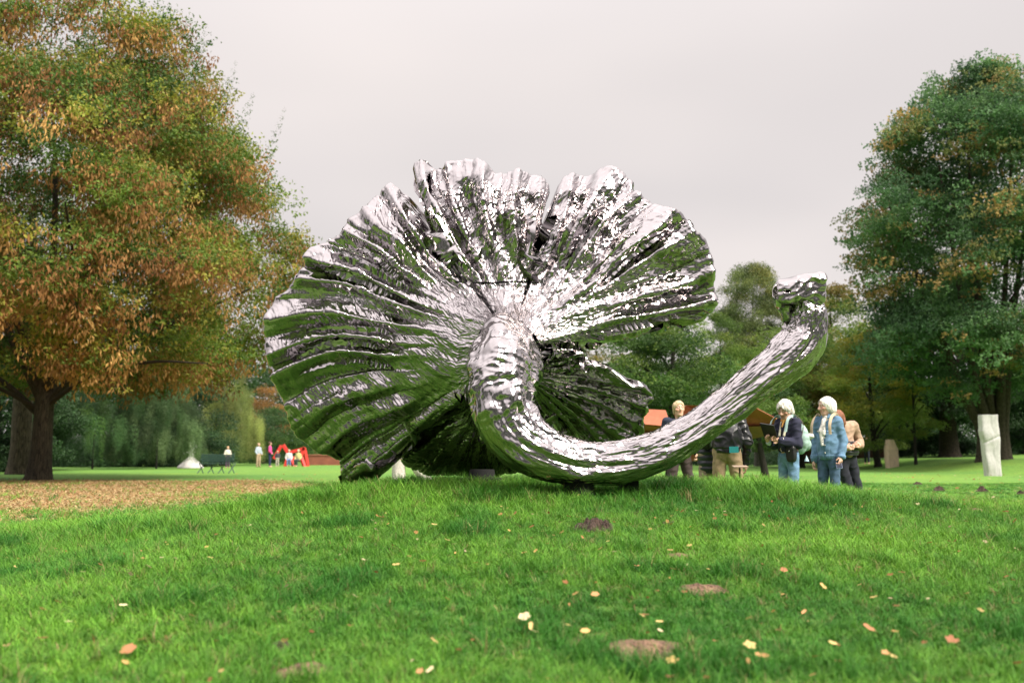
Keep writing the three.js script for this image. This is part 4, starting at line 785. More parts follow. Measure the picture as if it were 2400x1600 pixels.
const strapGeo = (pts, w, th) => { const c = new THREE.CatmullRomCurve3(pts), n = pts.length * 6, pos = [], idx = []; for (let i = 0; i <= n; i++) { const p = c.getPoint(i / n), T = c.getTangent(i / n), o = V3(p.x, 0, p.z).normalize(), s = new THREE.Vector3().crossVectors(T, o).normalize(); for (const [a, b] of [[-1, -1], [1, -1], [1, 1], [-1, 1]]) { const q = p.clone().addScaledVector(s, a * w / 2).addScaledVector(o, b * th / 2); pos.push(q.x, q.y, q.z); } if (i) for (let k = 0; k < 4; k++) { const A = (i - 1) * 4 + k, B = (i - 1) * 4 + (k + 1) % 4; idx.push(A, B, A + 4, B, B + 4, A + 4); } } return geo(pos, idx).toNonIndexed(); };
const denim = (r, g, b) => cloth(r, g, b, { roughness: .95 });
const bobHair = (x, y, z) => { let d = ellip(x, y, z, 0, .04, -.022, .094, .099, .114); d = smin(d, ellip(x, y, z, 0, -.03, -.06, .095, .085, .075), .04); const cut = ellip(x, y, z, -.012, -.045, .105, .090, .150, .122); return Math.max(d, -cut, -.105 - y - .3 * z); };
const shortHair = (x, y, z) => { let d = ellip(x, y, z, 0, .05, -.018, .087, .094, .110); d = smin(d, ellip(x, y, z, 0, -.02, -.07, .074, .06, .05), .03); return Math.max(d, -ellip(x, y, z, 0, -.045, .108, .088, .140, .112), -ellip(x, y, z, 0, .0, -.012, .115, .038, .022) , lerp(-.005, -.09, sstep(-.01, -.07, z)) - y); };
const F = (px, d, lift = 0) => { const p = GS(px, d); p.y += lift; return p; };

// the white-haired woman in the denim jacket, looking left
{
  const pos = F(1944, 12.7), turn = -.75;
  const L = aw(V3(.16, 1.33, -.01), V3(.225, 1.07, -.06), V3(.24, .86, .07), V3(.0, -.75, .5), V3(-1, -.1, 0), .9, 1), Rr = aw(V3(-.16, 1.33, 0), V3(-.215, 1.06, -.03), V3(-.22, .82, .06), V3(0, -1, .15), V3(1, 0, 0), .8, -1);
  const p = person('white-haired woman in a blue denim jacket and jeans, looking left towards the sculpture', pos, turn, {
    k: .955, slim: .84, headScale: .97, yaw: -.62, pitch: .1, arms: [L, Rr], hair: [.80, .77, .70], brow: [.5, .42, .36], hairF: bobHair, skin: [.60, .37, .28], trousers: denim(.075, .135, .23), flare: .02, top: denim(.145, .27, .42), topName: 'denim_jacket', topG: .024, j: { hem: .83, ankL: V3(.12, .09, -.02), ankR: V3(-.12, .09, -.02) }, box: true, crease: 1.3,
    topDetail: (x, y, z) => (z > .06 && Math.abs(x) < .012 ? -.012 : 0) + (z > .05 && Math.abs(y - 1.2) < .008 && Math.abs(x) > .03 && Math.abs(x) < .13 ? .009 : 0) + (Math.abs(y - .865) < .028 ? .008 : 0) + (Math.abs(Math.abs(x) - .07) < .005 && y < 1.18 ? .005 : 0) });
  const J = p.J;
  p.cl('collar', (x, y, z) => { const r = Math.hypot(x, (z + .005) * 1.05); return Math.max(Math.abs(r - .088 - (1.42 - y) * .35) - .009, Math.abs(y - 1.405) - .034, -(Math.abs(x) + (1.36 - y) * .2 + (z < 0 ? 1 : 0) - .03)); }, [-.16, 1.33, -.16], [.16, 1.47, .16], denim(.16, .29, .44), null, .008);
  const scarf = new THREE.MeshStandardMaterial({ color: new THREE.Color().setRGB(.72, .69, .64), map: noiseTexture(128, (u, v) => { const n = tnoise(u, v, 9, 61) > .22 ? .25 : .95; return [n, n, n * 1.02]; }), roughness: .9 });
  part('scarf', clothGeo(mergeGeometries([nets((x, y, z) => { let d = Math.abs(Math.hypot(x, z + .005, (y - 1.395 - z * -.25) * 1.2) - .078) - .022; d = Math.max(d, Math.abs(y - 1.395 + z * .25) - .035); d = smin(d, capsule(x, y, z, V3(-.015, 1.35, .105), V3(-.035, 1.2, .165), .026, .034), .02); d = smin(d, capsule(x, y, z, V3(-.035, 1.2, .165), V3(-.02, 1.03, .17), .034, .020), .02); d = smin(d, capsule(x, y, z, V3(-.01, 1.35, .11), V3(.01, 1.17, .165), .022, .026), .02); return d - .012 * noise(x * 22, y * 9, z * 22); }, [-.16, .97, -.16], [.16, 1.47, .24], .009)]), 5), scarf, p.t, 'white patterned scarf hanging down the front');
  for (const [x, y] of [[.105, 1.205], [-.105, 1.205], [0.02, 1.12], [.02, 1.02], [.02, .92]]) { const b = new THREE.SphereGeometry(.011, 8, 6); b.scale(1, 1, .5); b.translate(x, y, x > .1 || x < -.1 ? .14 : .165); part('button', b, mat(.6, .58, .5, { metalness: .7, roughness: .35 }), p.t); }
  // phone in her left hand
  const ph = thing('phone', 'grey-blue phone held in the left hand of the woman in denim', 'phone', p.world(V3(.24, .76, .155)), turn); const pg = new THREE.BoxGeometry(.072, .012, .15); pg.rotateX(.55); pg.rotateY(.5); part('case', pg, mat(.16, .19, .30, { roughness: .4 }), ph); const sg = new THREE.BoxGeometry(.062, .003, .135); sg.translate(0, .008, 0); sg.rotateX(.55); sg.rotateY(.5); part('screen', sg, mat(.03, .035, .05, { roughness: .15 }), ph);
  // backpack of which the beige straps show
  const bp = thing('backpack', 'beige backpack worn by the woman in the denim jacket', 'backpack', p.world(V3(0, 1.14, -.23)), turn);
  part('bag', clothGeo(nets((x, y, z) => ellip(x, y, z, 0, 0, 0, .14, .2, .085) - .01 * noise(x * 12, y * 12, z * 12), [-.2, -.25, -.15], [.2, .25, .15], .012)), cloth(.50, .40, .28), bp);
  for (const s of [-1, 1]) part('strap', strapGeo([V3(s * .11, .16, .06), V3(s * .115, .275, .16), V3(s * .115, .25, .29), V3(s * .12, .14, .375), V3(s * .125, .02, .38)], .035, .008), cloth(.60, .47, .32), bp);
}
// the visitor half hidden behind her
{
  const pos = F(1980, 13.6), turn = .35;
  const L = aw(V3(.18, 1.32, 0), V3(.30, 1.08, -.03), V3(.13, 1.03, .2), V3(-.8, .1, .4), V3(0, 0, -1), .7, 1), R = aw(V3(-.18, 1.32, 0), V3(-.24, 1.06, -.02), V3(-.14, 1.0, .2), V3(.7, .1, .5), V3(0, 0, -1), .7, -1);
  const p = person('auburn-haired person in beige jumper and navy trousers, half hidden behind the woman in denim', pos, turn, { yaw: -1.2, arms: [L, R], hair: [.20, .075, .035], hairF: bobHair, trousers: cloth(.018, .02, .035), top: cloth(.44, .30, .21), topName: 'jumper', topG: .022, k: .95, j: { hem: .82, head: V3(-.17, 1.40, .08), neck: V3(-.09, 1.30, .03), kneeL: V3(.2, .47, .0), ankL: V3(.32, .09, -.03), kneeR: V3(.03, .47, .02), ankR: V3(.13, .09, -.02) }, crease: 1 });
  p.cl('quilted_vest', (x, y, z) => { const b = Math.abs(Math.sin(y * 62)) * .012; let d = ellip(x, y, z, .0, .99, 0, .2 + b, .26, .165 + b); return Math.max(Math.abs(d) - .014, .90 - y, y - 1.10); }, [-.3, .85, -.26], [.3, 1.15, .26], cloth(.035, .036, .045, { roughness: .5 }), 'dark quilted vest round the waist', .0085);
}
// the silver-haired woman with the tablet
{
  const pos = F(1850, 12.35), turn = -.95;
  const L = aw(V3(.16, 1.33, 0), V3(.215, 1.06, .03), V3(.05, 1.10, .27), V3(-.55, .28, .55), V3(-.2, .2, .9), .8, 1, .1), R = aw(V3(-.16, 1.33, 0), V3(-.22, 1.06, .08), V3(-.13, 1.08, .32), V3(.1, .65, .5), V3(.5, .2, .4), .9, -1, .22);
  const p = person('silver-haired woman in a navy jumper and jeans, reading a black tablet', pos, turn, {
    k: .915, slim: .84, headScale: 1, yaw: .15, pitch: .32, arms: [L, R], hair: [.62, .59, .54], brow: [.3, .26, .23], hairF: (x, y, z) => shortHair(x, y, z) - .012 - .01 * noise(x * 16, y * 16, z * 16), skin: [.58, .35, .25], trousers: denim(.17, .31, .48), flare: .035, top: cloth(.022, .024, .055), topName: 'jumper', topG: .03, j: { hem: .95, head: V3(0, 1.5, .055) }, waist: 1.0, crease: 1.6, hemZ: (x, z) => (x > .05 ? -.12 : 0) });
  for (const a of [L]) for (const k of [.16, .25]) { const c = a.w.clone().lerp(a.e, k), g = new THREE.TorusGeometry(.051, .006, 8, 24); g.lookAt(a.e.clone().sub(a.w)); g.translate(c.x, c.y, c.z); part('cuff_stripe', g, cloth(.8, .78, .72), p.t, 'white stripe on the cuff'); }
  { const g = nets((x, y, z) => capsule(x, y, z, R.w.clone().lerp(R.e, .02), R.w.clone().lerp(R.e, .26), .043, .046) - .005 * noise(x * 40, y * 40, z * 40), [-.28, .95, .15], [.0, 1.2, .42], .008); part('shirt_cuff', clothGeo(g), cloth(.62, .68, .78), p.t, 'pale blue shirt cuff'); }
  part('neck_scarf', clothGeo(nets((x, y, z) => { let d = Math.max(Math.abs(Math.hypot(x, z - .005, (y - 1.41) * 1.1) - .076) - .026, Math.abs(y - 1.405 + z * .2) - .04); return d - .012 * noise(x * 25, y * 25, z * 25); }, [-.15, 1.33, -.15], [.15, 1.48, .15], .009), 8), cloth(.42, .42, .44), p.t, 'grey knitted scarf');
  part('neckerchief', clothGeo(nets((x, y, z) => smin(capsule(x, y, z, V3(-.05, 1.375, .075), V3(.05, 1.375, .075), .024, .024), capsule(x, y, z, V3(0, 1.37, .09), V3(-.01, 1.29, .125), .026, .012), .02) - .008 * noise(x * 30, y * 30, z * 30), [-.1, 1.25, .02], [.1, 1.42, .17], .008)), cloth(.75, .38, .10), p.t, 'orange neckerchief');
  for (const s of [-1, 1]) part('scarf_end', clothGeo(nets((x, y, z) => capsule(x, y, z, V3(s * .06, 1.38, .07), V3(s * .045, 1.17, .155), .015, .02), [-.1, 1.1, .02], [.12, 1.42, .2], .008), 9), cloth(.72, .70, .52), p.t, 'pale fringe end of the scarf');
  part('belt', new THREE.TorusGeometry(.150, .018, 8, 40).scale(1, .76, 1.1).rotateX(Math.PI / 2).translate(0, .985, .005), mat(.22, .06, .03, { roughness: .5 }), p.t, 'red-brown leather belt'); part('buckle', new THREE.TorusGeometry(.022, .006, 8, 18).translate(-.03, .985, .127), mat(.7, .66, .6, { metalness: .9, roughness: .3 }), p.t);
  const tb = thing('tablet', 'black tablet in a folding case held by the silver-haired woman', 'tablet', p.world(V3(-.07, 1.205, .36)), turn);
  const bx = (w, h, d) => new THREE.BoxGeometry(w, h, d).rotateX(-.95).rotateZ(-.16).rotateY(.1); part('case', bx(.20, .011, .26), mat(.012, .012, .014, { roughness: .45 }), tb); part('screen', bx(.175, .003, .23).translate(0, .0075, -.005), mat(.02, .02, .025, { roughness: .1 }), tb);
  const pc = thing('camera_pouch', 'black camera pouch on a shoulder strap at the hip of the silver-haired woman', 'pouch', p.world(V3(.15, .93, .115)), turn); part('bag', clothGeo(nets((x, y, z) => Math.pow(Math.abs(x / .062) ** 4 + Math.abs(y / .105) ** 4 + Math.abs(z / .04) ** 4, .25) * .05 - .05 - .003 * noise(x * 20, y * 20, z * 20), [-.09, -.13, -.07], [.09, .13, .07], .008)), mat(.012, .012, .014, { roughness: .45 }), pc); part('flap', new THREE.BoxGeometry(.118, .012, .088).translate(0, .055, 0), mat(.016, .016, .018, { roughness: .4 }), pc); part('stud', new THREE.SphereGeometry(.008, 10, 8).translate(0, .03, .043), mat(.8, .78, .75, { metalness: 1, roughness: .25 }), pc); part('strap', ringGeo([V3(.055, .09, -.02), V3(.075, .2, -.1), V3(.02, .38, -.2), V3(-.15, .50, -.21), V3(-.20, .47, -.1)], .006), mat(.08, .07, .06), pc);
  const bp = thing('backpack', 'pale mint backpack on the back of the silver-haired woman', 'backpack', p.world(V3(.03, 1.13, -.24)), turn); const mint = cloth(.42, .60, .56);
  part('bag', clothGeo(nets((x, y, z) => ellip(x, y, z, 0, 0, 0, .13, .19, .10) - .014 * noise(x * 14, y * 14, z * 14), [-.2, -.25, -.16], [.2, .25, .16], .011)), mint, bp); part('pocket', clothGeo(nets((x, y, z) => ellip(x, y, z, .01, -.07, -.08, .10, .09, .055) - .008 * noise(x * 20, y * 20, z * 20), [-.14, -.19, -.18], [.15, .05, 0], .009)), mint, bp); part('handle', new THREE.TorusGeometry(.03, .007, 8, 16).translate(0, .205, .03), cloth(.62, .66, .5), bp);
  for (const s of [-1, 1]) part('strap', strapGeo([V3(s * .09 - .03, .15, .07), V3(s * .11 - .03, .275, .19), V3(s * .12 - .03, .24, .31), V3(s * .13 - .03, .08, .38)], .034, .008), mint, bp); part('tag', new THREE.ConeGeometry(.03, .075, 12).translate(.03, -.24, -.09), mat(.45, .66, .72), bp); part('cloth', clothGeo(nets((x, y, z) => ellip(x, y, z, .06, .03, -.12, .055, .035, .05) - .02 * noise(x * 26, y * 26, z * 26), [-.03, -.04, -.2], [.14, .1, -.03], .009)), cloth(.72, .70, .68), bp, 'crumpled white cloth tucked in the side');
}
// the man in the leather jacket, seen from behind, bending to read the small sign
{
  const pos = F(1705, 12.4), turn = Math.PI - .25;
  const sp = V3(.03, 1.22, .16), L = aw(V3(.2, 1.2, .14), V3(.30, .97, .24), V3(.2, 1.0, .46), V3(-.4, -.3, .8), V3(0, -1, 0), .8, 1), R = aw(V3(-.19, 1.25, .12), V3(-.28, .98, .06), V3(-.24, .74, .12), V3(0, -1, .2), V3(1, 0, 0), .7, -1);
  const p = person('man in a black leather jacket and khaki trousers bending down, seen from behind', pos, turn, { arms: [L, R], fat: 1.05, slim: .92, pitch: .7, hair: [.3, .27, .24], hairF: shortHair, trousers: cloth(.36, .26, .155), flare: .022, top: cloth(.014, .015, .018, { roughness: .33 }), topName: 'leather_jacket', topG: .03, crease: 2.1, box: true,
    j: { neck: V3(0, 1.3, .26), head: V3(0, 1.33, .40), chest: V3(0, 1.13, .10), belly: V3(0, 1.0, .04), shL: V3(.19, 1.22, .14), shR: V3(-.19, 1.27, .12), hem: .86, kneeL: V3(.13, .47, .02), ankL: V3(.16, .09, -.03), kneeR: V3(-.14, .47, .03), ankR: V3(-.18, .09, -.02) }, topDetail: (x, y, z) => (z < 0 ? .016 * ridge(x * 7 + y * 1.2, y * 1.3, 3) : 0) + (Math.abs(y - .89) < .035 ? -.012 : 0) });
  const g = new THREE.BoxGeometry(.12, .075, .012); g.rotateX(-.05); g.translate(-.10, .905, -.178); part('teal_patch', g, cloth(.02, .28, .30), p.t, 'teal patch under the jacket hem');
}
{
  const pos = F(1668, 12.9), turn = Math.PI + .5;
  const L = aw(V3(.17, 1.12, .14), V3(.24, .9, .22), V3(.12, .95, .4), V3(-.3, 0, .8), V3(0, -1, 0), .8, 1), R = aw(V3(-.17, 1.14, .14), V3(-.25, .93, .2), V3(-.2, 1.05, .42), V3(.2, .3, .8), V3(0, -1, 0), .8, -1);
  person('fair-haired person in a quilted navy coat stooping beside the man in leather', pos, turn, { arms: [L, R], pitch: .8, yaw: -.5, hair: [.62, .45, .24], hairF: bobHair, trousers: cloth(.40, .30, .24), top: cloth(.022, .026, .04, { roughness: .45 }), topName: 'quilted_coat', topG: .03, crease: .6, box: true, j: { neck: V3(0, 1.18, .26), head: V3(-.03, 1.20, .40), chest: V3(0, 1.06, .1), belly: V3(0, .98, .04), shL: V3(.17, 1.12, .14), shR: V3(-.17, 1.14, .14), hem: .62 }, topDetail: (x, y, z) => .014 * Math.abs(Math.sin(y * 44)) });
}
// the smiling man whose head shows above the sculpture's trunk
{
  const pos = F(1593, 16.6), turn = .12;
  const L = aw(V3(.2, 1.4, 0), V3(.27, 1.1, -.03), V3(.27, .88, .1), V3(-.1, -.9, .3), V3(-1, 0, 0), .8, 1), R = aw(V3(-.2, 1.4, 0), V3(-.27, 1.12, -.02), V3(-.2, .95, .17), V3(.3, -.5, .6), V3(1, 0, 0), .8, -1);
  person('fair-haired smiling man in a navy jacket and brown trousers behind the mirror trunk', pos, turn, { arms: [L, R], fat: 1.12, pitch: -.12, hair: [.52, .40, .24], hairF: shortHair, skin: [.66, .40, .29], trousers: cloth(.065, .045, .042), flare: .03, top: cloth(.02, .026, .055), topG: .028, box: true, headScale: 1.06, j: { neck: V3(0, 1.45, -.01), head: V3(0, 1.60, .03), shL: V3(.2, 1.41, 0), shR: V3(-.2, 1.41, 0), chest: V3(0, 1.27, 0), belly: V3(0, 1.08, .03), hem: .86, kneeL: V3(.15, .48, .02), ankL: V3(.18, .09, -.02), kneeR: V3(-.13, .48, .02), ankR: V3(-.16, .09, -.02) } });
}
// ------------------------------------------------------------------ the small far visitors
function farPerson(label, px, d, h, turn, topC, legC, hairC, o = {}) {
  const pos = F(px, d), t = thing('person', label, 'person', pos, turn), s = h / 1.7, q = (x, y, z) => V3(x * s, y * s, z * s), sk = [.58, .36, .27], sit = o.sit ?? 0, dy = -sit * .38;
  const hip = (k) => q(k * .09, .88 + dy, 0), knee = (k) => q(k * .1, .48, sit ? .4 : .02), ank = (k) => q(k * .11, .08, sit ? .38 : 0);
  part('body', nets((x, y, z) => { let m = ellip(x, y, z, 0, (1.58 + dy) * s, .01 * s, .085 * s, .115 * s, .1 * s); m = smin(m, capsule(x, y, z, q(0, 1.36 + dy, 0), q(0, 1.5 + dy, 0), .05 * s, .05 * s), .03); m = smin(m, ellip(x, y, z, 0, (1.15 + dy) * s, 0, .15 * s, .3 * s, .1 * s), .03); for (const k of [-1, 1]) { m = smin(m, capsule(x, y, z, hip(k), knee(k), .07 * s, .05 * s), .02); m = smin(m, capsule(x, y, z, knee(k), ank(k), .05 * s, .045 * s), .02); m = smin(m, capsule(x, y, z, q(k * .25, 1.08 + dy, 0), q(k * .19, .88 + dy, .16), .035 * s, .035 * s), .02); m = smin(m, ellip(x, y, z, ank(k).x, .04 * s, ank(k).z + .06 * s, .045 * s, .04 * s, .12 * s), .02); } return m; }, [-.4, -.02, -.3], [.4, 1.8, .6], .026, () => sk), skinMat, t);
  part('top', clothGeo(nets((x, y, z) => { let m = ellip(x, y, z, 0, (1.14 + dy) * s, 0, .185 * s, .33 * s, .13 * s); for (const k of [-1, 1]) { m = smin(m, capsule(x, y, z, q(k * .17, 1.36 + dy, 0), q(k * .25, 1.08 + dy, 0), .06 * s, .055 * s), .03); m = smin(m, capsule(x, y, z, q(k * .25, 1.08 + dy, 0), q(k * .2, .92 + dy, .13), .055 * s, .045 * s), .02); } return Math.max(m, (o.hem ?? .9) * s + dy * s - y, y - (1.44 + dy) * s); }, [-.4, .3, -.3], [.4, 1.6, .4], .024)), cloth(...topC), t);
  part('trousers', clothGeo(nets((x, y, z) => { let m = ellip(x, y, z, 0, (.9 + dy) * s, 0, .17 * s, .13 * s, .125 * s); for (const k of [-1, 1]) { m = smin(m, capsule(x, y, z, hip(k), knee(k), .09 * s, .07 * s), .02); m = smin(m, capsule(x, y, z, knee(k), ank(k), .07 * s, .065 * s), .02); } return Math.max(m, .1 * s - y); }, [-.4, .02, -.3], [.4, 1.1, .6], .024)), cloth(...legC), t);
  part('hair', nets((x, y, z) => Math.max(ellip(x, y, z, 0, (1.60 + dy) * s, -.015 * s, .1 * s, .115 * s, .115 * s), -ellip(x, y, z, 0, (1.55 + dy) * s, .1 * s, .09 * s, .1 * s, .08 * s)), [-.15, .8, -.2], [.15, 1.8, .2], .02), cloth(...hairC), t);
}
farPerson('distant woman in white and blue top and beige trousers, near the red beams', 604, 68, 1.62, .9, [.45, .52, .62], [.55, .40, .28], [.45, .32, .2], { hem: .85 });
farPerson('distant person in a bright pink top and dark blue trousers', 631, 67, 1.68, 1.7, [.85, .08, .32], [.02, .025, .09], [.12, .07, .05]);
farPerson('distant child in pale trousers just right of the person in pink', 649, 68, 1.1, .3, [.05, .045, .06], [.5, .45, .4], [.3, .2, .12]);
farPerson('distant seated person in white and blue under the red steel sculpture', 676, 71, 1.55, .2, [.7, .66, .66], [.15, .22, .45], [.4, .3, .2], { sit: 1 });
farPerson('distant seated person in pale yellow under the red steel sculpture', 698, 71, 1.55, -.3, [.68, .62, .28], [.05, .07, .06], [.5, .42, .3], { sit: 1 });
farPerson('distant person in white near the right end of the park bench', 532, 62, 1.35, .6, [.75, .68, .6], [.12, .04, .12], [.5, .3, .15]);
farPerson('distant visitor in dark clothes walking far behind the woman in denim', 2034, 62, 1.68, -.7, [.03, .035, .06], [.03, .04, .07], [.25, .1, .06]);
// ------------------------------------------------------------------ other things in the park
const poly = (pts, th) => {                // a flat steel sheet through 3-D points (fan order), given a thickness
  const a = pts[0], n = new THREE.Vector3().crossVectors(pts[1].clone().sub(a), pts[pts.length - 1].clone().sub(a)).normalize().multiplyScalar(th / 2), m = pts.length, P = [], idx = [];
  pts.forEach((p) => P.push(p.x + n.x, p.y + n.y, p.z + n.z)); pts.forEach((p) => P.push(p.x - n.x, p.y - n.y, p.z - n.z));
  for (let i = 1; i < m - 1; i++) idx.push(0, i, i + 1, m, m + i + 1, m + i);
  for (let i = 0; i < m; i++) { const j = (i + 1) % m; idx.push(i, m + i, j, j, m + i, m + j); }
  const uv = []; for (let i = 0; i < P.length; i += 3) uv.push(P[i] * .5 + P[i + 2] * .3, P[i + 1] * .5);
  return geo(P, idx, null, null, uv).toNonIndexed();
};
const flatN = (g) => { g.computeVertexNormals(); return g; };
const rustTex = noiseTexture(256, (u, v) => { const n = .78 + .4 * tnoise(u, v, 6, 71) + .25 * tnoise(u, v, 26, 72) + .2 * tnoise(u, v, 80, 73); return [n, n * .97, n * .93]; });
const rust = (r, g, b) => new THREE.MeshStandardMaterial({ color: new THREE.Color().setRGB(r, g, b), map: rustTex, roughness: .75, metalness: .05 });
const local = (t, arr) => arr.map((p) => p.clone().sub(t.position));
{ // rust-red steel sheets behind the trunk
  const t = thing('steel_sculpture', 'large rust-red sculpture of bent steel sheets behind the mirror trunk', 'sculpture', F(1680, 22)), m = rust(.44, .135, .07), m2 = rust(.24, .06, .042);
  const sh = (name, mm, ...p) => part(name, flatN(poly(local(t, p.map(([x, y, d]) => S(x, y, d))), .03)), mm, t);
  sh('roof_sheet', m, [1480, 958, 20.6], [1560, 962, 20.6], [1570, 990, 20.4], [1566, 1000, 20.3], [1480, 992, 20.3]);
  sh('roof_sheet', m, [1480, 993, 20.35], [1566, 1001, 20.35], [1570, 1010, 22], [1470, 1004, 22.4]);
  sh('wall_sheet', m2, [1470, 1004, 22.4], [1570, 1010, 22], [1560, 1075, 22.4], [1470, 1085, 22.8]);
  sh('wing_sheet', m, [1580, 968, 22], [1606, 952, 21.6], [1622, 958, 21.5], [1640, 1000, 21.5], [1600, 1010, 22]);
  sh('wing_sheet', m, [1606, 950, 21.6], [1700, 958, 21.2], [1766, 952, 20.4], [1842, 992, 20.6], [1700, 1000, 21.4], [1632, 1002, 21.6]);
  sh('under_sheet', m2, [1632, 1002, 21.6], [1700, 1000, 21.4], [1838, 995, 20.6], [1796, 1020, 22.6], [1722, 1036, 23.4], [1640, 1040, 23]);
  sh('leg_sheet', m, [1610, 1010, 21.9], [1668, 1008, 22.0], [1676, 1030, 22.1], [1644, 1079, 22.3], [1600, 1080, 22]);
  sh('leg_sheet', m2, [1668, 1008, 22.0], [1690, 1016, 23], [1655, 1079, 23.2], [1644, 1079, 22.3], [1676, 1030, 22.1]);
}
{ // little sign on a stake beside the bending man
  const t = thing('label_post', 'small information plate on a thin dark stake by the bending man', 'sign', F(1733, 11.7)), p = t.position, a = S(1735, 1093, 11.7).sub(p);
  const g = new THREE.BoxGeometry(.17, .012, .12); g.rotateX(.12); g.translate(a.x, a.y, a.z); part('plate', g, mat(.30, .22, .16, { roughness: .5 }), t);
  const c = new THREE.CylinderGeometry(.011, .011, a.y + .05, 10); c.translate(a.x - .005, a.y / 2 - .03, a.z); part('stake', c, mat(.06, .035, .03), t);
}
const stoneTex = noiseTexture(256, (u, v) => { const n = .84 + .22 * tnoise(u, v, 5, 81) + .2 * tnoise(u * .3, v, 40, 82) + .2 * tnoise(u, v, 60, 83); return [n, n, n]; });
const stone = (r, g, b) => new THREE.MeshStandardMaterial({ color: new THREE.Color().setRGB(r, g, b), map: stoneTex, bumpMap: stoneTex, bumpScale: .03, roughness: .9 });
function stele(name, label, px, d, rows, depth, m, seed, extra) { // rows: [y, xLeft, xRight] in photograph pixels from the top down
  const base = F(px, d), t = thing(name, label, 'stone sculpture', base), nu = 64, R = [];
  const n = 90, P = new Float32Array(nu * n * 3), uv = new Float32Array(nu * n * 2), top = rows[0][0], bot = rows[rows.length - 1][0];
  for (let j = 0; j < n; j++) {
    const y = lerp(top, bot, clamp((j - 3) / (n - 4))), a = S(table(rows.map((r) => [r[0], r[1]]), y), y, d), b = S(table(rows.map((r) => [r[0], r[2]]), y), y, d), w = (b.x - a.x) / 2 * (j < 3 ? [0.02, .6, .93][j] : 1), cx = (a.x + b.x) / 2, yy = j === n - 1 ? base.y - .15 : a.y;
    for (let i = 0; i < nu; i++) {
      const f = i / nu * 6.2832, c = Math.cos(f), s = Math.sin(f), k = Math.pow(Math.abs(c) ** 7 + Math.abs(s) ** 7, -1 / 7), dz = depth * (j < 3 ? [0.02, .6, .93][j] : 1), e = extra ? extra(c * k, (yy - base.y), s * k) : 0, q = 1 + .03 * noise(c * 2 + seed, yy * 2.2, s * 2) + .012 * ridge(c * 5, yy * 6, s * 5 + seed);
      P.set([cx + c * k * w * q - base.x, yy - base.y, (s * k * (dz + e)) * q], (j * nu + i) * 3); uv.set([i / nu * 3, yy * .9], (j * nu + i) * 2);
    }
  }
  part('block', geo(P, gridIndex(nu, n, true, true), null, null, uv), m, t); return t;
}
stele('stone_stele', 'tall pale grey carved stone slab standing before the sycamore', 2322, 40, [[972, 2297, 2336], [985, 2297, 2336], [1000, 2298, 2338], [1010, 2297, 2340], [1020, 2299, 2341], [1030, 2302, 2342], [1060, 2305, 2341], [1112, 2311, 2345]], .2, stone(.56, .55, .545), 3, (c, y, s) => s > .3 ? .025 * Math.sin(y * 5 + c) * (c < .1 ? 1 : .2) - .03 * sstep(.06, .02, Math.abs(y - 1.45 - c * .15)) : 0);
stele('stone_stele', 'smaller tan stone sculpture with pointed top under the trees at the right', 2091, 56, [[1030, 2080, 2092], [1040, 2078, 2096], [1052, 2076, 2102], [1075, 2077, 2104], [1099, 2080, 2105]], .3, stone(.80, .60, .46), 7, (c, y, s) => s > .3 ? -.06 * sstep(.12, .03, Math.hypot(c + .55, (y - .5) * 1.4)) : 0);
{ // white marble legs seen under the sculpture
  const t = thing('marble_sculpture', 'white marble two-legged sculpture seen between the feet of the mirror sculpture', 'sculpture', F(945, 17)), P0 = t.position, m = stone(.72, .66, .62), q = (x, y) => S(x, y, 17).sub(P0);
  const sh = (name, pts, r) => part(name, sweep(pts, r, 16, .05), m, t);
  sh('leg', [q(931, 1195), q(934, 1130), q(934, 1085), q(938, 1040)], [.12, .115, .11, .16]);
  sh('leg', [q(1032, 1200), q(1000, 1128), q(975, 1085), q(945, 1040)], [.1, .105, .12, .16]);
  sh('bridge', [q(925, 1048), q(945, 1030), q(990, 1035)], [.1, .17, .1]);
}
{ // green slatted park bench
  const d = 46, b = F(507, d), t = thing('park_bench', 'dark green slatted park bench with crossed iron legs on the lawn', 'bench', b, .12), m = mat(.025, .06, .05, { roughness: .55 }), W = 1.5;
  const bar = (a, c, r) => { const g = new THREE.CylinderGeometry(r, r, a.distanceTo(c), 8); g.rotateX(Math.PI / 2); g.lookAt(c.clone().sub(a)); const mid2 = a.clone().lerp(c, .5); g.translate(mid2.x, mid2.y, mid2.z); return g; };
  for (let k = 0; k < 4; k++) { const g = new THREE.BoxGeometry(W, .03, .075); g.translate(0, .45, .05 + k * .095 - .14); part('seat_slat', g, m, t); }
  for (let k = 0; k < 4; k++) { const g = new THREE.BoxGeometry(W, .07, .028); g.rotateX(.2); g.translate(0, .55 + k * .09, -.2 - k * .02); part('back_slat', g, m, t); }
  for (let k = 0; k < 4; k++) { const x = -W / 2 + .06 + k * (W - .12) / 3; part('leg', mergeGeometries([bar(V3(x - .13, 0, .2), V3(x + .13, .46, -.18), .022), bar(V3(x + .13, 0, .16), V3(x - .13, .46, -.2), .022)]), m, t); }
  for (const k of [0, 1, 2, 3]) { const x = -W / 2 + .06 + k * (W - .12) / 3; part('back_post', bar(V3(x, .4, -.2), V3(x, .9, -.28), .018), m, t); }
  for (const s of [-1, 1]) part('armrest', bar(V3(s * W / 2 * .96, .62, -.2), V3(s * W / 2 * .96, .62, .2), .02), m, t);
}
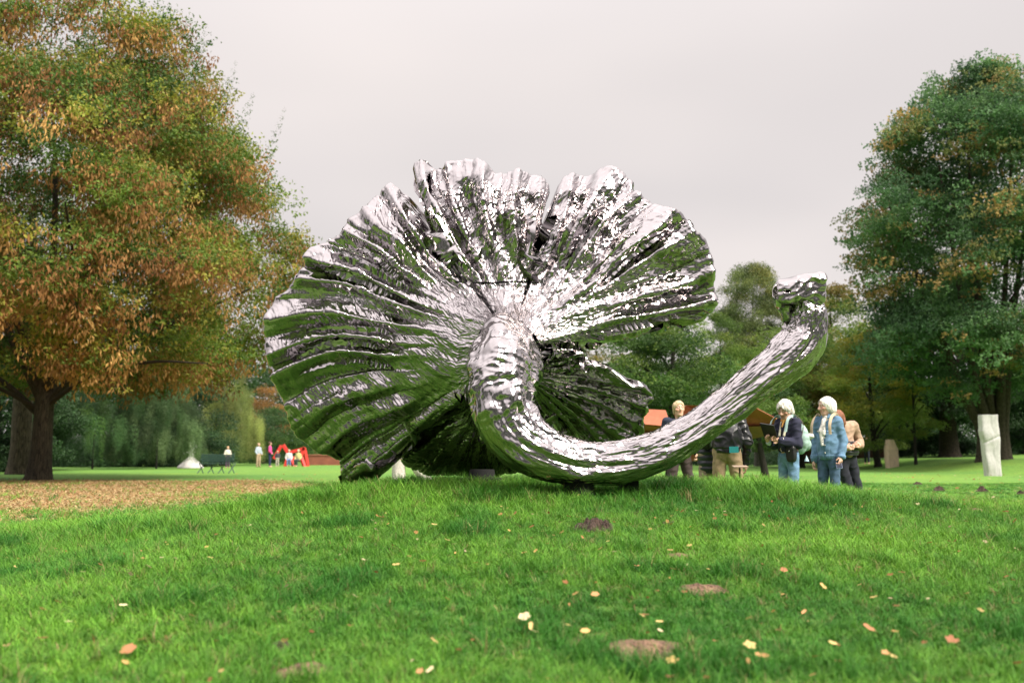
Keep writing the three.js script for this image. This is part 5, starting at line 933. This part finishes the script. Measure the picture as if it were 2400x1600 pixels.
{ // red steel beams, like a bent creature
  const d = 72, b = F(690, d), t = thing('beam_sculpture', 'bright red sculpture of welded steel beams far back on the lawn', 'sculpture', b), m = mat(.62, .04, .035, { roughness: .5 }), q = (x, y, dz = 0) => S(x, y, d + dz).sub(b);
  const beam = (a, c, w = .2) => { const L = a.distanceTo(c), g = new THREE.BoxGeometry(w, w * 1.1, L + w * .6); g.lookAt(c.clone().sub(a)); const k = a.clone().lerp(c, .5); g.translate(k.x, k.y, k.z); part('beam', g, m, t); };
  beam(q(643, 1073), q(658, 1046), .2); beam(q(664, 1044), q(678, 1066)); beam(q(676, 1064), q(667, 1097)); beam(q(678, 1060), q(712, 1051)); beam(q(679, 1072), q(690, 1097, -.5), .19); beam(q(704, 1072), q(713, 1050)); beam(q(680, 1074), q(702, 1071)); beam(q(703, 1066), q(714, 1096, -.5), .19); beam(q(713, 1052, .6), q(721, 1094, .8), .19);
}
{ // low brick terrace wall and post to the right of the red beams
  const d = 80, a = S(716, 1087, d), c = S(808, 1087, d), t = thing('brick_wall', 'low red-brown brick wall behind the red beams', 'wall', F(760, d)), m = rust(.30, .10, .065), p = t.position;
  const g = new THREE.BoxGeometry(c.x - a.x, 1.0, .5); g.translate((a.x + c.x) / 2 - p.x, .25, 0); part('wall', g, m, t); const h = new THREE.BoxGeometry(c.x - a.x + .1, .1, .62); h.translate((a.x + c.x) / 2 - p.x, .80, 0); part('coping', h, rust(.34, .13, .09), t);
  const u = thing('red_pillar', 'dark red upright pillar rising behind the low brick wall', 'pillar', F(745, 83)), v = S(745, 1058, 83); const pg = new THREE.BoxGeometry(.55, v.y - u.position.y + .1, .55); pg.translate(0, (v.y - u.position.y) / 2, 0); part('shaft', pg, rust(.22, .05, .05), u); const cg = new THREE.BoxGeometry(.7, .12, .7); cg.translate(0, v.y - u.position.y + .1, 0); part('cap', cg, rust(.24, .07, .06), u);
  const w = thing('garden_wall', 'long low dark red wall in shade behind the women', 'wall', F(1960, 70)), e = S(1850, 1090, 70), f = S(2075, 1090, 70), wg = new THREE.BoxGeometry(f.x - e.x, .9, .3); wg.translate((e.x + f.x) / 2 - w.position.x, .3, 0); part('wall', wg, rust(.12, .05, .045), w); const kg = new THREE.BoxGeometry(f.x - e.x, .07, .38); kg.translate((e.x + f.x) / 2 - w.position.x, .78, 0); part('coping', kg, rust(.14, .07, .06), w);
}
{ // white rock mound with a pale figure, left of the bench
  const d = 64, b = F(446, d), t = thing('rock_sculpture', 'pale grey pyramid of rock with a white winged figure on top, left of the bench', 'sculpture', b), nu = 40, nv = 22, P = new Float32Array(nu * nv * 3);
  for (let j = 0; j < nv; j++) for (let i = 0; i < nu; i++) { const tt = j / (nv - 1), a = i / nu * 6.2832, h = S(446, 1064, d).y - b.y, r = .85 * tt * (1 + .18 * noise(Math.cos(a) * 2, Math.sin(a) * 2, tt * 3)); P.set([Math.cos(a) * r, h * (1 - tt) * (1 + .1 * noise(a, tt * 4)) - (tt > .99 ? .1 : 0), Math.sin(a) * r], (j * nu + i) * 3); }
  part('rock', geo(P, gridIndex(nu, nv, true, true)), stone(.52, .50, .49), t);
  const f = S(448, 1066, d).sub(b), m = stone(.72, .71, .70);
  part('figure', nets((x, y, z) => { let q = capsule(x, y, z, V3(f.x, f.y - .1, 0), V3(f.x + .12, f.y + .35, 0), .17, .15); q = smin(q, capsule(x, y, z, V3(f.x + .12, f.y + .4, 0), V3(f.x + .25, f.y + .5, 0), .11, .11), .06); q = smin(q, capsule(x, y, z, V3(f.x + .05, f.y + .2, 0), V3(f.x - .45, f.y + .1, .05), .09, .06), .06); q = smin(q, capsule(x, y, z, V3(f.x, f.y + .35, 0), V3(f.x - .2, f.y + .95, 0), .1, .05), .05); return smin(q, capsule(x, y, z, V3(f.x + .1, f.y + .35, 0), V3(f.x + .05, f.y + 1.05, 0), .08, .05), .05); }, [f.x - .7, f.y - .4, -.35], [f.x + .6, f.y + 1.25, .35], .035), m, t);
}
{ // blue-white blob above the red beams
  const d = 86, c = S(692, 1036, d), b = F(692, d), t = thing('blue_sculpture', 'blue and white rounded sculpture on a dark post behind the red beams', 'sculpture', b), f = c.clone().sub(b);
  part('cap', nets((x, y, z) => ellip(x, y, z, f.x, f.y, 0, .75, .35, .5) - .1 * noise(x * 2, y * 2, z * 2), [f.x - 1.1, f.y - .6, -.8], [f.x + 1.1, f.y + .6, .8], .05), mat(.06, .11, .20, { roughness: .5 }), t); part('crest', nets((x, y, z) => ellip(x, y, z, f.x - .1, f.y + .45, 0, .35, .3, .3) - .1 * noise(x * 3, y * 3, z * 3), [f.x - .7, f.y, -.5], [f.x + .5, f.y + .95, .5], .05), mat(.6, .64, .68), t);
  const g = new THREE.CylinderGeometry(.16, .2, f.y, 12); g.translate(f.x, f.y / 2 - .1, 0); part('post', g, mat(.03, .04, .05), t);
}
renderer.render(scene, camera);
